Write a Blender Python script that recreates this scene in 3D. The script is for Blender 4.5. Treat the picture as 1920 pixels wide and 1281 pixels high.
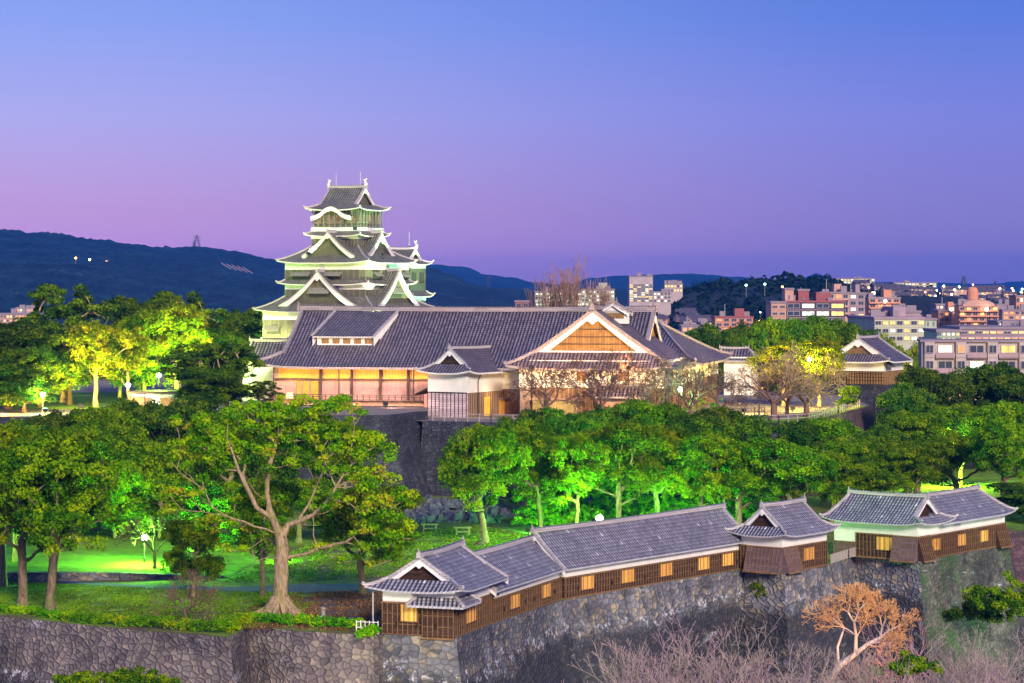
import bpy, math, random
import numpy as np
from mathutils import Vector
R = math.radians
sc = bpy.context.scene
for o in list(bpy.data.objects): bpy.data.objects.remove(o)
COL = sc.collection

# ------------------------------------------------------------------ camera
F_PX = 4700.0; HZ = 535.0; CAMZ = 30.0
cam_d = bpy.data.cameras.new('camera'); cam = bpy.data.objects.new('camera', cam_d); COL.objects.link(cam)
cam.location = (0, 0, CAMZ); cam.rotation_euler = (R(90), 0, 0)
cam_d.sensor_width = 36; cam_d.lens = 36*F_PX/1920
cam_d.shift_y = -(640.5-HZ)/1920
cam_d.clip_start = 1; cam_d.clip_end = 40000
sc.camera = cam

# ------------------------------------------------------------------ sky, city glow, exposure
w = bpy.data.worlds.new('World'); sc.world = w; w.use_nodes = True
wn, wl = w.node_tree.nodes, w.node_tree.links; wn.clear()
def lin(r, g, b, k=1.0):
    f = lambda c: (c/255/12.92 if c/255 <= .04045 else ((c/255+.055)/1.055)**2.4)
    return (f(r)*k, f(g)*k, f(b)*k, 1)
tc = wn.new('ShaderNodeTexCoord'); sp = wn.new('ShaderNodeSeparateXYZ'); wl.new(tc.outputs['Generated'], sp.inputs[0])
el = wn.new('ShaderNodeMapRange'); el.inputs[1].default_value = -.02; el.inputs[2].default_value = .18; wl.new(sp.outputs['Z'], el.inputs[0])
def ramp(stops):
    n = wn.new('ShaderNodeValToRGB'); cr = n.color_ramp
    while len(cr.elements) < len(stops): cr.elements.new(.5)
    for e, (p, c) in zip(cr.elements, stops): e.position = p; e.color = lin(*c)
    wl.new(el.outputs[0], n.inputs[0]); return n
e_ = lambda z: (z+.02)/.2
rl = ramp([(0, (150,112,180,1.3)), (e_(.012), (182,135,186,1.7)), (e_(.029), (188,148,200,1.3)), (e_(.067), (172,170,232,1.12)), (e_(.105), (142,165,241,1.06)), (1, (104,132,216))])
rr = ramp([(0, (104,92,166,1.3)), (e_(.003), (116,98,154,1.6)), (e_(.016), (130,114,176,1.35)), (e_(.067), (124,131,216,1.1)), (e_(.105), (94,126,219,1.06)), (1, (74,103,200))])
az = wn.new('ShaderNodeMapRange'); az.inputs[1].default_value = -.22; az.inputs[2].default_value = .22; az.interpolation_type = 'SMOOTHSTEP'
wl.new(sp.outputs['X'], az.inputs[0])
mx = wn.new('ShaderNodeMix'); mx.data_type = 'RGBA'; wl.new(az.outputs[0], mx.inputs[0]); wl.new(rl.outputs[0], mx.inputs[6]); wl.new(rr.outputs[0], mx.inputs[7])
bg = wn.new('ShaderNodeBackground'); bg.inputs[1].default_value = 1.0; wl.new(mx.outputs[2], bg.inputs[0])
wo = wn.new('ShaderNodeOutputWorld'); wl.new(bg.outputs[0], wo.inputs[0])

def light(name, kind, loc, energy, color, aim=None, **kw):
    d = bpy.data.lights.new(name, kind); d.energy = energy; d.color = color
    for k, v in kw.items(): setattr(d, k, v)
    o = bpy.data.objects.new(name, d); COL.objects.link(o); o.location = loc
    if aim is not None: o.rotation_euler = (Vector(aim)-Vector(loc)).to_track_quat('-Z', 'Y').to_euler()
    return o
# soft city glow from behind the viewer, cast by the sun lamp
light('sun', 'SUN', (0, 0, 300), 4.9, (1, .83, .66), aim=(-55, 170, 300-80), angle=R(14))
sc.view_settings.view_transform = 'Standard'; sc.view_settings.look = 'None'; sc.view_settings.exposure = 0.0; sc.view_settings.gamma = 1
sc.cycles.max_bounces = 5; sc.cycles.diffuse_bounces = 2; sc.cycles.transparent_max_bounces = 6
sc.cycles.sample_clamp_indirect = 4; sc.cycles.use_light_tree = True
sc.cycles.volume_bounces = 0

# ------------------------------------------------------------------ helpers
def at(px, py, Y): return Vector(((px-960)*Y/F_PX, Y, CAMZ-(py-HZ)*Y/F_PX))
def on(px, py, z):
    Y = (CAMZ-z)*F_PX/(py-HZ); return Vector(((px-960)*Y/F_PX, Y, z))
def XatY(px, Y): return (px-960)*Y/F_PX
def ZatY(py, Y): return CAMZ-(py-HZ)*Y/F_PX

def tag(o, label=None, cat=None, group=None, kind=None):
    if label: o['label'] = label
    if cat: o['category'] = cat
    if group: o['group'] = group
    if kind: o['kind'] = kind
    return o
def thing(name, label, cat, loc, group=None):
    o = bpy.data.objects.new(name, None); COL.objects.link(o); o.location = loc; o.empty_display_size = .2
    return tag(o, label, cat, group)
def wpos(o):
    p = Vector((0, 0, 0))
    while o is not None: p = p+Vector(o.location); o = o.parent
    return p

class MB:
    """collects faces in world space; build() links one mesh object"""
    def __init__(s): s.v = []; s.f = []; s.m = []; s.uv = []
    def face(s, pts, uv=None, m=0):
        b = len(s.v); s.v.extend([tuple(p) for p in pts]); s.f.append(tuple(range(b, b+len(pts)))); s.m.append(m)
        if uv is None:
            a = Vector(pts[0]); n = (Vector(pts[1])-a).cross(Vector(pts[-1])-a)
            if n.length < 1e-9: n = Vector((0, 0, 1))
            n.normalize()
            if abs(n.z) > .95: uv = [(p[0], p[1]) for p in pts]
            else:
                t = Vector((-n.y, n.x, 0)).normalized(); k = 1/max(.2, math.sqrt(1-n.z*n.z))
                uv = [(t.x*p[0]+t.y*p[1], p[2]*k) for p in pts]
        s.uv.extend(uv)
    def grid(s, P, UV, m=0):
        for i in range(len(P)-1):
            for j in range(len(P[0])-1):
                s.face([P[i][j], P[i][j+1], P[i+1][j+1], P[i+1][j]], [UV[i][j], UV[i][j+1], UV[i+1][j+1], UV[i+1][j]], m)
    def hexa(s, b, t, m=0):
        n = len(b)
        s.face(list(reversed(b)), m=m); s.face(t, m=m)
        for i in range(n): s.face([b[i], b[(i+1) % n], t[(i+1) % n], t[i]], m=m)
    def box(s, fr, u0, u1, v0, v1, z0, z1, m=0, tz=0):
        b = [fr.p(u0, v0, z0), fr.p(u1, v0, z0), fr.p(u1, v1, z0), fr.p(u0, v1, z0)]
        t = [fr.p(u0, v0, z1), fr.p(u1, v0, z1), fr.p(u1, v1, z1), fr.p(u0, v1, z1)]
        s.hexa(b, t, m)
    def beam(s, p0, p1, w, h, m=0, up=Vector((0, 0, 1)), w1=None, h1=None):
        p0 = Vector(p0); p1 = Vector(p1); d = (p1-p0)
        if d.length < 1e-6: return
        d.normalize(); x = d.cross(up)
        if x.length < 1e-4: x = Vector((1, 0, 0))
        x.normalize(); y = x.cross(d).normalized(); w1 = w if w1 is None else w1; h1 = h if h1 is None else h1
        a = [p0-x*w/2-y*h/2, p0+x*w/2-y*h/2, p0+x*w/2+y*h/2, p0-x*w/2+y*h/2]
        b = [p1-x*w1/2-y*h1/2, p1+x*w1/2-y*h1/2, p1+x*w1/2+y*h1/2, p1-x*w1/2+y*h1/2]
        s.hexa(a, b, m)
    def poly(s, pts, w, h, m=0):
        for a, b in zip(pts, pts[1:]): s.beam(a, b, w, h, m)
    def lathe(s, c, prof, n=10, m=0):
        c = Vector(c)
        for (r0, z0), (r1, z1) in zip(prof, prof[1:]):
            for k in range(n):
                a, b = 2*math.pi*k/n, 2*math.pi*(k+1)/n
                s.face([c+Vector((r0*math.cos(a), r0*math.sin(a), z0)), c+Vector((r0*math.cos(b), r0*math.sin(b), z0)),
                        c+Vector((r1*math.cos(b), r1*math.sin(b), z1)), c+Vector((r1*math.cos(a), r1*math.sin(a), z1))], m=m)
    def build(s, name, mats, parent=None, smooth=False, merge=False):
        me = bpy.data.meshes.new(name)
        org = wpos(parent) if parent is not None else Vector((0, 0, 0))
        if parent is None and s.v:
            a = np.array(s.v); org = Vector(((a[:, 0].min()+a[:, 0].max())/2, (a[:, 1].min()+a[:, 1].max())/2, a[:, 2].min()))
        me.from_pydata([(x-org.x, y-org.y, z-org.z) for x, y, z in s.v], [], s.f)
        ul = me.uv_layers.new(name='UVMap'); ul.data.foreach_set('uv', np.array(s.uv, dtype=np.float32).ravel())
        for mt in (mats if isinstance(mats, (list, tuple)) else [mats]): me.materials.append(mt)
        me.polygons.foreach_set('material_index', np.array(s.m, dtype=np.int32))
        if smooth: me.polygons.foreach_set('use_smooth', np.ones(len(s.f), dtype=bool))
        me.update()
        o = bpy.data.objects.new(name, me); COL.objects.link(o)
        if parent is not None: o.parent = parent
        else: o.location = org
        return o

class Fr:
    def __init__(s, x, y, yaw=0.0):
        s.x, s.y = x, y; a = R(yaw); s.e1 = Vector((math.cos(a), -math.sin(a), 0)); s.e2 = Vector((math.sin(a), math.cos(a), 0))
    def p(s, u, v, z): return Vector((s.x, s.y, 0))+s.e1*u+s.e2*v+Vector((0, 0, z))
    def u_at(s, px, v):   # the u whose point at depth v is seen at picture column px (used only to take measurements)
        k = (px-960)/F_PX; q = s.p(0, v, 0)
        return (k*q.y-q.x)/(s.e1.x-k*s.e1.y)

def dup(o, loc=None, rz=None, scale=None, label=None, parent=None):
    c = o.copy(); COL.objects.link(c); c.parent = parent
    if loc is not None: c.location = loc
    if rz is not None: c.rotation_euler = (0, 0, rz)
    if scale is not None: c.scale = scale if hasattr(scale, '__len__') else (scale,)*3
    if label: c['label'] = label
    for ch in list(o.children): dup(ch, parent=c)
    return c

# ------------------------------------------------------------------ materials
def mat(name):
    m = bpy.data.materials.new(name); m.use_nodes = True; nt = m.node_tree; nt.nodes.clear()
    out = nt.nodes.new('ShaderNodeOutputMaterial'); b = nt.nodes.new('ShaderNodeBsdfPrincipled'); nt.links.new(b.outputs[0], out.inputs[0])
    b.inputs['Roughness'].default_value = .85; b.inputs['Specular IOR Level'].default_value = .25
    return m, nt, b
def N(nt, t, **kw):
    n = nt.nodes.new(t)
    for k, v in kw.items():
        if k.startswith('i_'): n.inputs[int(k[2:])].default_value = v
        else: setattr(n, k, v)
    return n
def L(nt, a, b): nt.links.new(a, b)
def math_(nt, op, a, b=None, c=None):
    n = nt.nodes.new('ShaderNodeMath'); n.operation = op
    for i, x in enumerate((a, b, c)):
        if x is None: continue
        if isinstance(x, (int, float)): n.inputs[i].default_value = x
        else: nt.links.new(x, n.inputs[i])
    return n.outputs[0]
def mixc(nt, f, a, b, mode='MIX'):
    n = nt.nodes.new('ShaderNodeMix'); n.data_type = 'RGBA'; n.blend_type = mode
    for i, x in ((0, f), (6, a), (7, b)):
        if isinstance(x, (int, float)): n.inputs[i].default_value = x
        elif isinstance(x, (tuple, list)): n.inputs[i].default_value = tuple(x)+(1,)*(4-len(x))
        else: nt.links.new(x, n.inputs[i])
    return n.outputs[2]
def rampn(nt, fac, stops):
    n = nt.nodes.new('ShaderNodeValToRGB'); cr = n.color_ramp
    while len(cr.elements) < len(stops): cr.elements.new(.5)
    for e, (p, c) in zip(cr.elements, stops): e.position = p; e.color = tuple(c)+(1,)*(4-len(c)) if not isinstance(c, (int, float)) else (c, c, c, 1)
    nt.links.new(fac, n.inputs[0]); return n.outputs[0]
def noise(nt, vec, scale, detail=4, rough=.6, dist=0):
    n = nt.nodes.new('ShaderNodeTexNoise'); n.inputs['Scale'].default_value = scale; n.inputs['Detail'].default_value = detail
    n.inputs['Roughness'].default_value = rough; n.inputs['Distortion'].default_value = dist
    if vec is not None: nt.links.new(vec, n.inputs['Vector'])
    return n.outputs['Fac']
def geo_pos(nt): return nt.nodes.new('ShaderNodeNewGeometry').outputs['Position']
def uvn(nt): return nt.nodes.new('ShaderNodeUVMap').outputs[0]
def bump(nt, b, h, strength=.5, dist=.1):
    n = nt.nodes.new('ShaderNodeBump'); n.inputs['Strength'].default_value = strength; n.inputs['Distance'].default_value = dist
    nt.links.new(h, n.inputs['Height']); nt.links.new(n.outputs[0], b.inputs['Normal'])

def m_plain(name, col, rough=.8, var=.18, scale=1.5, spec=.25):
    m, nt, b = mat(name); f = noise(nt, geo_pos(nt), scale, 5)
    f2 = noise(nt, geo_pos(nt), scale*7, 3)
    f = math_(nt, 'ADD', math_(nt, 'MULTIPLY', f, .7), math_(nt, 'MULTIPLY', f2, .3))
    d = tuple(c*(1-var*1.6) for c in col); e = tuple(min(1, c*(1+var)) for c in col)
    L(nt, rampn(nt, f, [(.3, d), (.7, e)]), b.inputs['Base Color']); b.inputs['Roughness'].default_value = rough
    b.inputs['Specular IOR Level'].default_value = spec
    return m
def m_bark(name, col, moss=None):
    m, nt, b = mat(name); mp = N(nt, 'ShaderNodeMapping'); L(nt, geo_pos(nt), mp.inputs[0]); mp.inputs['Scale'].default_value = (5, 5, 1.1)
    f = noise(nt, mp.outputs[0], 1.0, 7, .75, .8); g = noise(nt, geo_pos(nt), .8, 5, .7)
    c = rampn(nt, f, [(.36, tuple(x*.22 for x in col)), (.5, col), (.68, tuple(min(1, x*1.5) for x in col))])
    if moss: c = mixc(nt, rampn(nt, g, [(.50, 0), (.62, .75)]), c, moss)
    L(nt, c, b.inputs['Base Color']); bump(nt, b, f, 1.0, .15); return m
def m_emit(name, col, strength, var=0, scale=.7):
    m, nt, b = mat(name); b.inputs['Base Color'].default_value = (.02, .02, .02, 1)
    b.inputs['Emission Strength'].default_value = strength
    if var:
        f = noise(nt, geo_pos(nt), scale, 3)
        L(nt, rampn(nt, f, [(.35, tuple(c*(1-var) for c in col)), (.65, col)]), b.inputs['Emission Color'])
    else: b.inputs['Emission Color'].default_value = tuple(col)+(1,)
    return m

def m_tile(name, dark, lightc, pu=.34, pv=.30, glint=.12):
    """rows of round roof tiles; UV in metres (u along the eave, v down the slope)"""
    m, nt, b = mat(name); uv = uvn(nt); s = N(nt, 'ShaderNodeSeparateXYZ'); L(nt, uv, s.inputs[0])
    u = math_(nt, 'DIVIDE', s.outputs[0], pu); v = math_(nt, 'DIVIDE', s.outputs[1], pv)
    fu = math_(nt, 'FRACT', u); fv = math_(nt, 'FRACT', v)
    roll = math_(nt, 'SINE', math_(nt, 'MULTIPLY', fu, math.pi))            # 0 valley, 1 crest
    step = fv
    h = math_(nt, 'ADD', math_(nt, 'POWER', roll, 1.5), math_(nt, 'MULTIPLY', step, .35))
    cb = N(nt, 'ShaderNodeCombineXYZ'); L(nt, math_(nt, 'FLOOR', u), cb.inputs[0]); L(nt, math_(nt, 'FLOOR', v), cb.inputs[1])
    wn_ = N(nt, 'ShaderNodeTexWhiteNoise'); wn_.noise_dimensions = '2D'; L(nt, cb.outputs[0], wn_.inputs['Vector'])
    mpb = N(nt, 'ShaderNodeMapping'); L(nt, uv, mpb.inputs[0]); mpb.inputs['Scale'].default_value = (.55, .16, 1)
    big = math_(nt, 'MULTIPLY', math_(nt, 'ADD', noise(nt, geo_pos(nt), .35, 4), rampn(nt, noise(nt, mpb.outputs[0], 1.0, 7, .75), [(.38, 0), (.62, 1)])), .5)
    crest = rampn(nt, roll, [(.25, 0), (.8, 1)])
    lip = rampn(nt, fv, [(0, 0), (.12, .45), (.7, .7), (.85, 1.0)])
    f = math_(nt, 'MULTIPLY', crest, lip)  # crest and lip highlights, dark valleys: painted into the tile colour
    f = math_(nt, 'MULTIPLY', f, math_(nt, 'ADD', .6, math_(nt, 'MULTIPLY', wn_.outputs['Value'], .55)))
    f = math_(nt, 'MULTIPLY', f, math_(nt, 'ADD', .55, math_(nt, 'MULTIPLY', big, .9)))
    c = mixc(nt, f, dark, lightc)
    g = math_(nt, 'GREATER_THAN', wn_.outputs['Value'], 1-glint)
    c = mixc(nt, math_(nt, 'MULTIPLY', g, math_(nt, 'MULTIPLY', f, .7)), c, tuple(min(1, x*2.2) for x in lightc))  # glint on random tiles, painted in as well
    L(nt, c, b.inputs['Base Color']); b.inputs['Roughness'].default_value = .45; b.inputs['Specular IOR Level'].default_value = .4
    bump(nt, b, h, 1.0, .12)
    return m

def m_stone(name, cols, size=.85, streak=.5, gap=(.012, .011, .014), moss=0, splash=.0, line=0):
    m, nt, b = mat(name); uv = uvn(nt)
    ds = N(nt, 'ShaderNodeTexNoise'); ds.inputs['Scale'].default_value = .9; L(nt, uv, ds.inputs['Vector'])
    vec = N(nt, 'ShaderNodeVectorMath', operation='MULTIPLY_ADD'); L(nt, ds.outputs['Color'], vec.inputs[0]); vec.inputs[1].default_value = (.5, .5, 0); L(nt, uv, vec.inputs[2])
    sc_ = N(nt, 'ShaderNodeVectorMath', operation='MULTIPLY'); L(nt, vec.outputs[0], sc_.inputs[0]); sc_.inputs[1].default_value = (.85, 1.15, 1)
    ve = N(nt, 'ShaderNodeTexVoronoi', feature='DISTANCE_TO_EDGE', voronoi_dimensions='2D'); L(nt, sc_.outputs[0], ve.inputs['Vector']); ve.inputs['Scale'].default_value = 1/size
    vc = N(nt, 'ShaderNodeTexVoronoi', voronoi_dimensions='2D'); L(nt, sc_.outputs[0], vc.inputs['Vector']); vc.inputs['Scale'].default_value = 1/size
    s = N(nt, 'ShaderNodeSeparateColor'); L(nt, vc.outputs['Color'], s.inputs[0])
    cell = rampn(nt, s.outputs[0], [(i/(len(cols)-1), c) for i, c in enumerate(cols)])
    cell = mixc(nt, .45, cell, mixc(nt, noise(nt, geo_pos(nt), 2.5, 6, .7), (.25, .25, .25), (1.0, 1.0, 1.0)), 'MULTIPLY')
    st = N(nt, 'ShaderNodeMapping'); L(nt, uv, st.inputs[0]); st.inputs['Scale'].default_value = (.45, .07, 1)
    sn = noise(nt, st.outputs[0], 1.0, 6, .7, .3)
    cell = mixc(nt, math_(nt, 'MULTIPLY', rampn(nt, sn, [(.42, 0), (.62, 1)]), streak), cell, (.02, .02, .03))
    lowf = N(nt, 'ShaderNodeMapping'); L(nt, uv, lowf.inputs[0]); lowf.inputs['Scale'].default_value = (.045, .10, 1); lowf.inputs['Location'].default_value = (.4, 1.7, 0)
    ln_ = noise(nt, lowf.outputs[0], 1.0, 7, .68, .4)
    cell = mixc(nt, math_(nt, 'MULTIPLY', rampn(nt, ln_, [(.50, 0), (.60, 1)]), streak), cell, (.018, .018, .03))
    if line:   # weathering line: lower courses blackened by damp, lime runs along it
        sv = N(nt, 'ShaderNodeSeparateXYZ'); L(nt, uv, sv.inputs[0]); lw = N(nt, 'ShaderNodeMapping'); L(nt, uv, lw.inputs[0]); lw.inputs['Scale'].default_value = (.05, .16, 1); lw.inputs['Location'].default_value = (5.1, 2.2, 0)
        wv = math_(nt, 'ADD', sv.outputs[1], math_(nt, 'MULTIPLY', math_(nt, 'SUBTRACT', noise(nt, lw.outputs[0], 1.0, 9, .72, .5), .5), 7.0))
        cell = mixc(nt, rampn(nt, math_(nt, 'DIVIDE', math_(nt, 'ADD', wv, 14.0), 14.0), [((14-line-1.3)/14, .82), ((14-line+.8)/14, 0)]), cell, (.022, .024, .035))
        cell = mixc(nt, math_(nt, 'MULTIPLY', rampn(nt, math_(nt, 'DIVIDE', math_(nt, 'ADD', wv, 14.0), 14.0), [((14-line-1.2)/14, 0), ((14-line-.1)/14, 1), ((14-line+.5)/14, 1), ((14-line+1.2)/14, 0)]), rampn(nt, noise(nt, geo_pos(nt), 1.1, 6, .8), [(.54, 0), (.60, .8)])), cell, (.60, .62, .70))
    if splash:
        s2 = N(nt, 'ShaderNodeMapping'); L(nt, uv, s2.inputs[0]); s2.inputs['Scale'].default_value = (.12, .4, 1); s2.inputs['Location'].default_value = (3.3, 7.7, 0)
        w_ = noise(nt, s2.outputs[0], 1.0, 8, .75, .6)
        cell = mixc(nt, math_(nt, 'MULTIPLY', rampn(nt, w_, [(.60, 0), (.68, 1)]), splash), cell, (.62, .64, .72))
    if moss:
        w_ = noise(nt, geo_pos(nt), .16, 6, .7)
        cell = mixc(nt, math_(nt, 'MULTIPLY', rampn(nt, w_, [(.50, 0), (.62, 1)]), moss), cell, (.05, .13, .03))
    e = rampn(nt, ve.outputs['Distance'], [(.004, 0), (.034, 1)])
    L(nt, mixc(nt, e, gap, cell), b.inputs['Base Color'])
    hh = math_(nt, 'ADD', math_(nt, 'MINIMUM', math_(nt, 'MULTIPLY', ve.outputs['Distance'], 4), 1), math_(nt, 'MULTIPLY', s.outputs[1], .8))
    bump(nt, b, hh, .7, .13); b.inputs['Roughness'].default_value = .8
    return m

def m_boards(name, col, pitch=.28, vertical=False, dark=.25, var=.5, rough=.75, objvar=0):
    m, nt, b = mat(name); s = N(nt, 'ShaderNodeSeparateXYZ'); L(nt, uvn(nt), s.inputs[0])
    t = math_(nt, 'DIVIDE', s.outputs[0 if vertical else 1], pitch); ft = math_(nt, 'FRACT', t)
    o = math_(nt, 'DIVIDE', s.outputs[1 if vertical else 0], 2.3)
    cb = N(nt, 'ShaderNodeCombineXYZ'); L(nt, math_(nt, 'FLOOR', t), cb.inputs[0]); L(nt, math_(nt, 'FLOOR', o), cb.inputs[1])
    wn_ = N(nt, 'ShaderNodeTexWhiteNoise'); wn_.noise_dimensions = '2D'; L(nt, cb.outputs[0], wn_.inputs['Vector'])
    k = math_(nt, 'ADD', 1-var/2, math_(nt, 'MULTIPLY', math_(nt, 'ADD', math_(nt, 'MULTIPLY', wn_.outputs['Value'], .5), math_(nt, 'MULTIPLY', noise(nt, geo_pos(nt), 1.6, 5, .7), .5)), var))
    kk = N(nt, 'ShaderNodeCombineColor')
    for i in range(3): L(nt, k, kk.inputs[i])
    c = mixc(nt, 1.0, tuple(col), kk.outputs[0], 'MULTIPLY')
    e = rampn(nt, ft, [(0, 0), (.12, 1), (.9, 1), (1, .3)])
    c = mixc(nt, e, tuple(x*dark for x in col), c)
    if objvar:
        oi = N(nt, 'ShaderNodeObjectInfo'); hs = N(nt, 'ShaderNodeHueSaturation'); L(nt, c, hs.inputs['Color']); L(nt, math_(nt, 'ADD', 1-objvar, math_(nt, 'MULTIPLY', oi.outputs['Random'], objvar*1.5)), hs.inputs['Value']); L(nt, math_(nt, 'ADD', .485, math_(nt, 'MULTIPLY', oi.outputs['Random'], .02)), hs.inputs['Hue']); c = hs.outputs[0]
    L(nt, c, b.inputs['Base Color']); b.inputs['Roughness'].default_value = rough; bump(nt, b, ft, .6, .05)
    return m

def m_leaf(name, stops, trans=.35):
    m = bpy.data.materials.new(name); m.use_nodes = True; nt = m.node_tree; nt.nodes.clear()
    out = N(nt, 'ShaderNodeOutputMaterial'); at_ = N(nt, 'ShaderNodeAttribute', attribute_name='tint')
    c = rampn(nt, at_.outputs['Fac'], stops)
    oi = N(nt, 'ShaderNodeObjectInfo'); hs = N(nt, 'ShaderNodeHueSaturation'); L(nt, c, hs.inputs['Color'])
    L(nt, math_(nt, 'ADD', .485, math_(nt, 'MULTIPLY', oi.outputs['Random'], .03)), hs.inputs['Hue'])
    L(nt, math_(nt, 'ADD', .95, math_(nt, 'MULTIPLY', oi.outputs['Random'], .55)), hs.inputs['Value']); hs.inputs['Saturation'].default_value = 1.08
    d = N(nt, 'ShaderNodeBsdfPrincipled'); d.inputs['Roughness'].default_value = .6; d.inputs['Specular IOR Level'].default_value = .08
    t = N(nt, 'ShaderNodeBsdfTranslucent'); L(nt, hs.outputs[0], d.inputs['Base Color']); L(nt, hs.outputs[0], t.inputs[0])
    mx_ = N(nt, 'ShaderNodeMixShader'); mx_.inputs[0].default_value = trans; L(nt, d.outputs[0], mx_.inputs[1]); L(nt, t.outputs[0], mx_.inputs[2]); L(nt, mx_.outputs[0], out.inputs[0])
    return m

M = {}
M['plaster'] = m_plain('white_plaster', (.80, .78, .74), .8, .07, .8)
M['trim'] = m_plain('white_plaster_trim', (.82, .81, .78), .8, .06, 2)
M['tile_keep'] = m_tile('keep_roof_tile', (.030, .030, .030), (.34, .335, .28), .46, .46, .0)
M['tile_palace'] = m_tile('palace_roof_tile', (.010, .010, .024), (.27, .225, .27), .54, .52, .0)
M['tile_near'] = m_tile('old_roof_tile', (.02, .022, .045), (.50, .49, .56), .40, .46, .006)
M['ridge'] = m_boards('ridge_tile_with_mortar', (.46, .42, .43), .22, False, .15, .6)
M['ridge_p'] = m_boards('palace_ridge_tile', (.30, .26, .29), .3, False, .2, .6)
M['board_dark'] = m_boards('weathered_cladding', (.055, .027, .016), .26, False, .25, 1.3)
M['board_grey'] = m_boards('grey_weathered_cladding', (.15, .105, .12), .26, False, .3, .9)
M['batten'] = m_plain('batten_wood', (.21, .12, .055), .8, .35, 3)
M['batten_dark'] = m_plain('dark_batten_wood', (.022, .014, .010), .8, .3, 3)
M['shutter'] = m_boards('pale_shutter_wood', (.88, .48, .10), .27, True, .25, .8, objvar=.3)
M['keep_board'] = m_boards('black_keep_cladding', (.12, .115, .085), .4, True, .35, .4)
M['keep_window'] = m_boards('dark_window_lattice', (.05, .055, .045), .16, True, .15, .3)
M['flap'] = m_plain('grey_flap_board', (.22, .21, .19), .8, .2, 3)
M['lattice'] = m_boards('gable_lattice', (.27, .155, .06), .42, True, .3, .8)
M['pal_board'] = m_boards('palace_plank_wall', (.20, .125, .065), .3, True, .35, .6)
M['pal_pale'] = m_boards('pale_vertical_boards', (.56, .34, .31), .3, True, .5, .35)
M['pal_lower'] = m_boards('log_stack_cladding', (.66, .50, .55), .34, False, .18, .9)
M['timber'] = m_plain('dark_timber', (.10, .065, .05), .75, .3, 3)
M['post'] = m_plain('pale_post_wood', (.36, .26, .20), .75, .25, 4)
M['shoji'] = m_emit('lit_paper_screen', (1, .42, .06), 1.0, .35, .5)
M['doorlit'] = m_emit('lit_doorway', (1, .48, .05), 1.5, .3, .6)
M['bulb_green'] = m_emit('lamp_globe_lit', (.75, 1, .62), 40)
M['bulb_warm'] = m_emit('lantern_paper_lit', (1, .62, .18), 6)
M['metal'] = m_plain('dark_painted_metal', (.035, .035, .04), .45, .1, 3, .5)
M['metal_g'] = m_plain('galvanised_metal', (.42, .43, .46), .45, .1, 3, .5)
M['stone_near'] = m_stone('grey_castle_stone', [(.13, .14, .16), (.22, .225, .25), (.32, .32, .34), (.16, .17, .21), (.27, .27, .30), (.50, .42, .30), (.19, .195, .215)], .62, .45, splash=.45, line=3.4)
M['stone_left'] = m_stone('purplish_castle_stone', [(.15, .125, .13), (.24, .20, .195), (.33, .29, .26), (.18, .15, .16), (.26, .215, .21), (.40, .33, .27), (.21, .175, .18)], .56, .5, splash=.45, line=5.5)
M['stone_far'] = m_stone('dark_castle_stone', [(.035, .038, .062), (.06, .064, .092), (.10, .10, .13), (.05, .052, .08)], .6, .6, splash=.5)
M['stone_brown'] = m_stone('brown_castle_stone', [(.14, .08, .10), (.20, .12, .13), (.12, .07, .09)], .6, .5, moss=.3)
M['stone_moss'] = m_stone('mossy_castle_stone', [(.10, .105, .09), (.18, .185, .15), (.14, .15, .115), (.26, .25, .20)], .6, .55, moss=.8, splash=.9)
M['bark'] = m_bark('camphor_bark', (.42, .31, .19), (.28, .27, .06))
M['bark_m'] = m_bark('brown_bark', (.25, .18, .12), (.16, .18, .05))
M['bark_d'] = m_plain('dark_bark', (.10, .07, .055), .9, .3, 3)
M['bark_moss'] = m_plain('mossy_bark', (.20, .19, .07), .9, .4, 1.8)
M['twig_purple'] = m_plain('mauve_twigs', (.50, .34, .37), .9, .2, 1)
M['twig_pale'] = m_plain('pale_branches', (.66, .54, .47), .9, .25, 1)
M['twig_orange'] = m_plain('lamplit_twigs', (.90, .50, .20), .9, .15, 1)  # orange of the floodlight is put into the twig colour
M['twig_brown'] = m_plain('brown_twigs', (.22, .13, .10), .9, .25, 1)
M['twig_grey'] = m_plain('greyish_tan_twigs', (.46, .37, .31), .9, .25, 1)
M['twig_red'] = m_plain('reddish_twigs', (.36, .21, .16), .9, .2, 1)
M['twig_tan'] = m_plain('tan_twigs', (.50, .33, .18), .9, .2, 1)
G = [(0, (.010, .045, .006)), (.3, (.05, .15, .010)), (.6, (.15, .29, .014)), (.9, (.30, .40, .02)), (1, (.44, .38, .03))]
M['leaf'] = m_leaf('camphor_leaves', G)
M['leaf_red'] = m_leaf('camphor_leaves_mixed', [(0, (.015, .07, .008)), (.25, (.08, .22, .014)), (.5, (.20, .38, .02)), (.85, (.40, .46, .03)), (.95, (.36, .20, .05)), (1, (.40, .12, .06))])
M['leaf_dark'] = m_leaf('evergreen_leaves', [(0, (.008, .034, .007)), (.4, (.04, .105, .014)), (.8, (.14, .22, .02)), (1, (.28, .31, .035))])
M['leaf_yel'] = m_leaf('yellow_green_leaves', [(0, (.06, .12, .012)), (.4, (.16, .24, .02)), (.8, (.34, .34, .03)), (1, (.5, .36, .06))])
M['hedge'] = m_leaf('hedge_leaves', [(0, (.04, .16, .01)), (.4, (.12, .38, .015)), (.75, (.30, .52, .02)), (1, (.65, .52, .03))])
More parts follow.
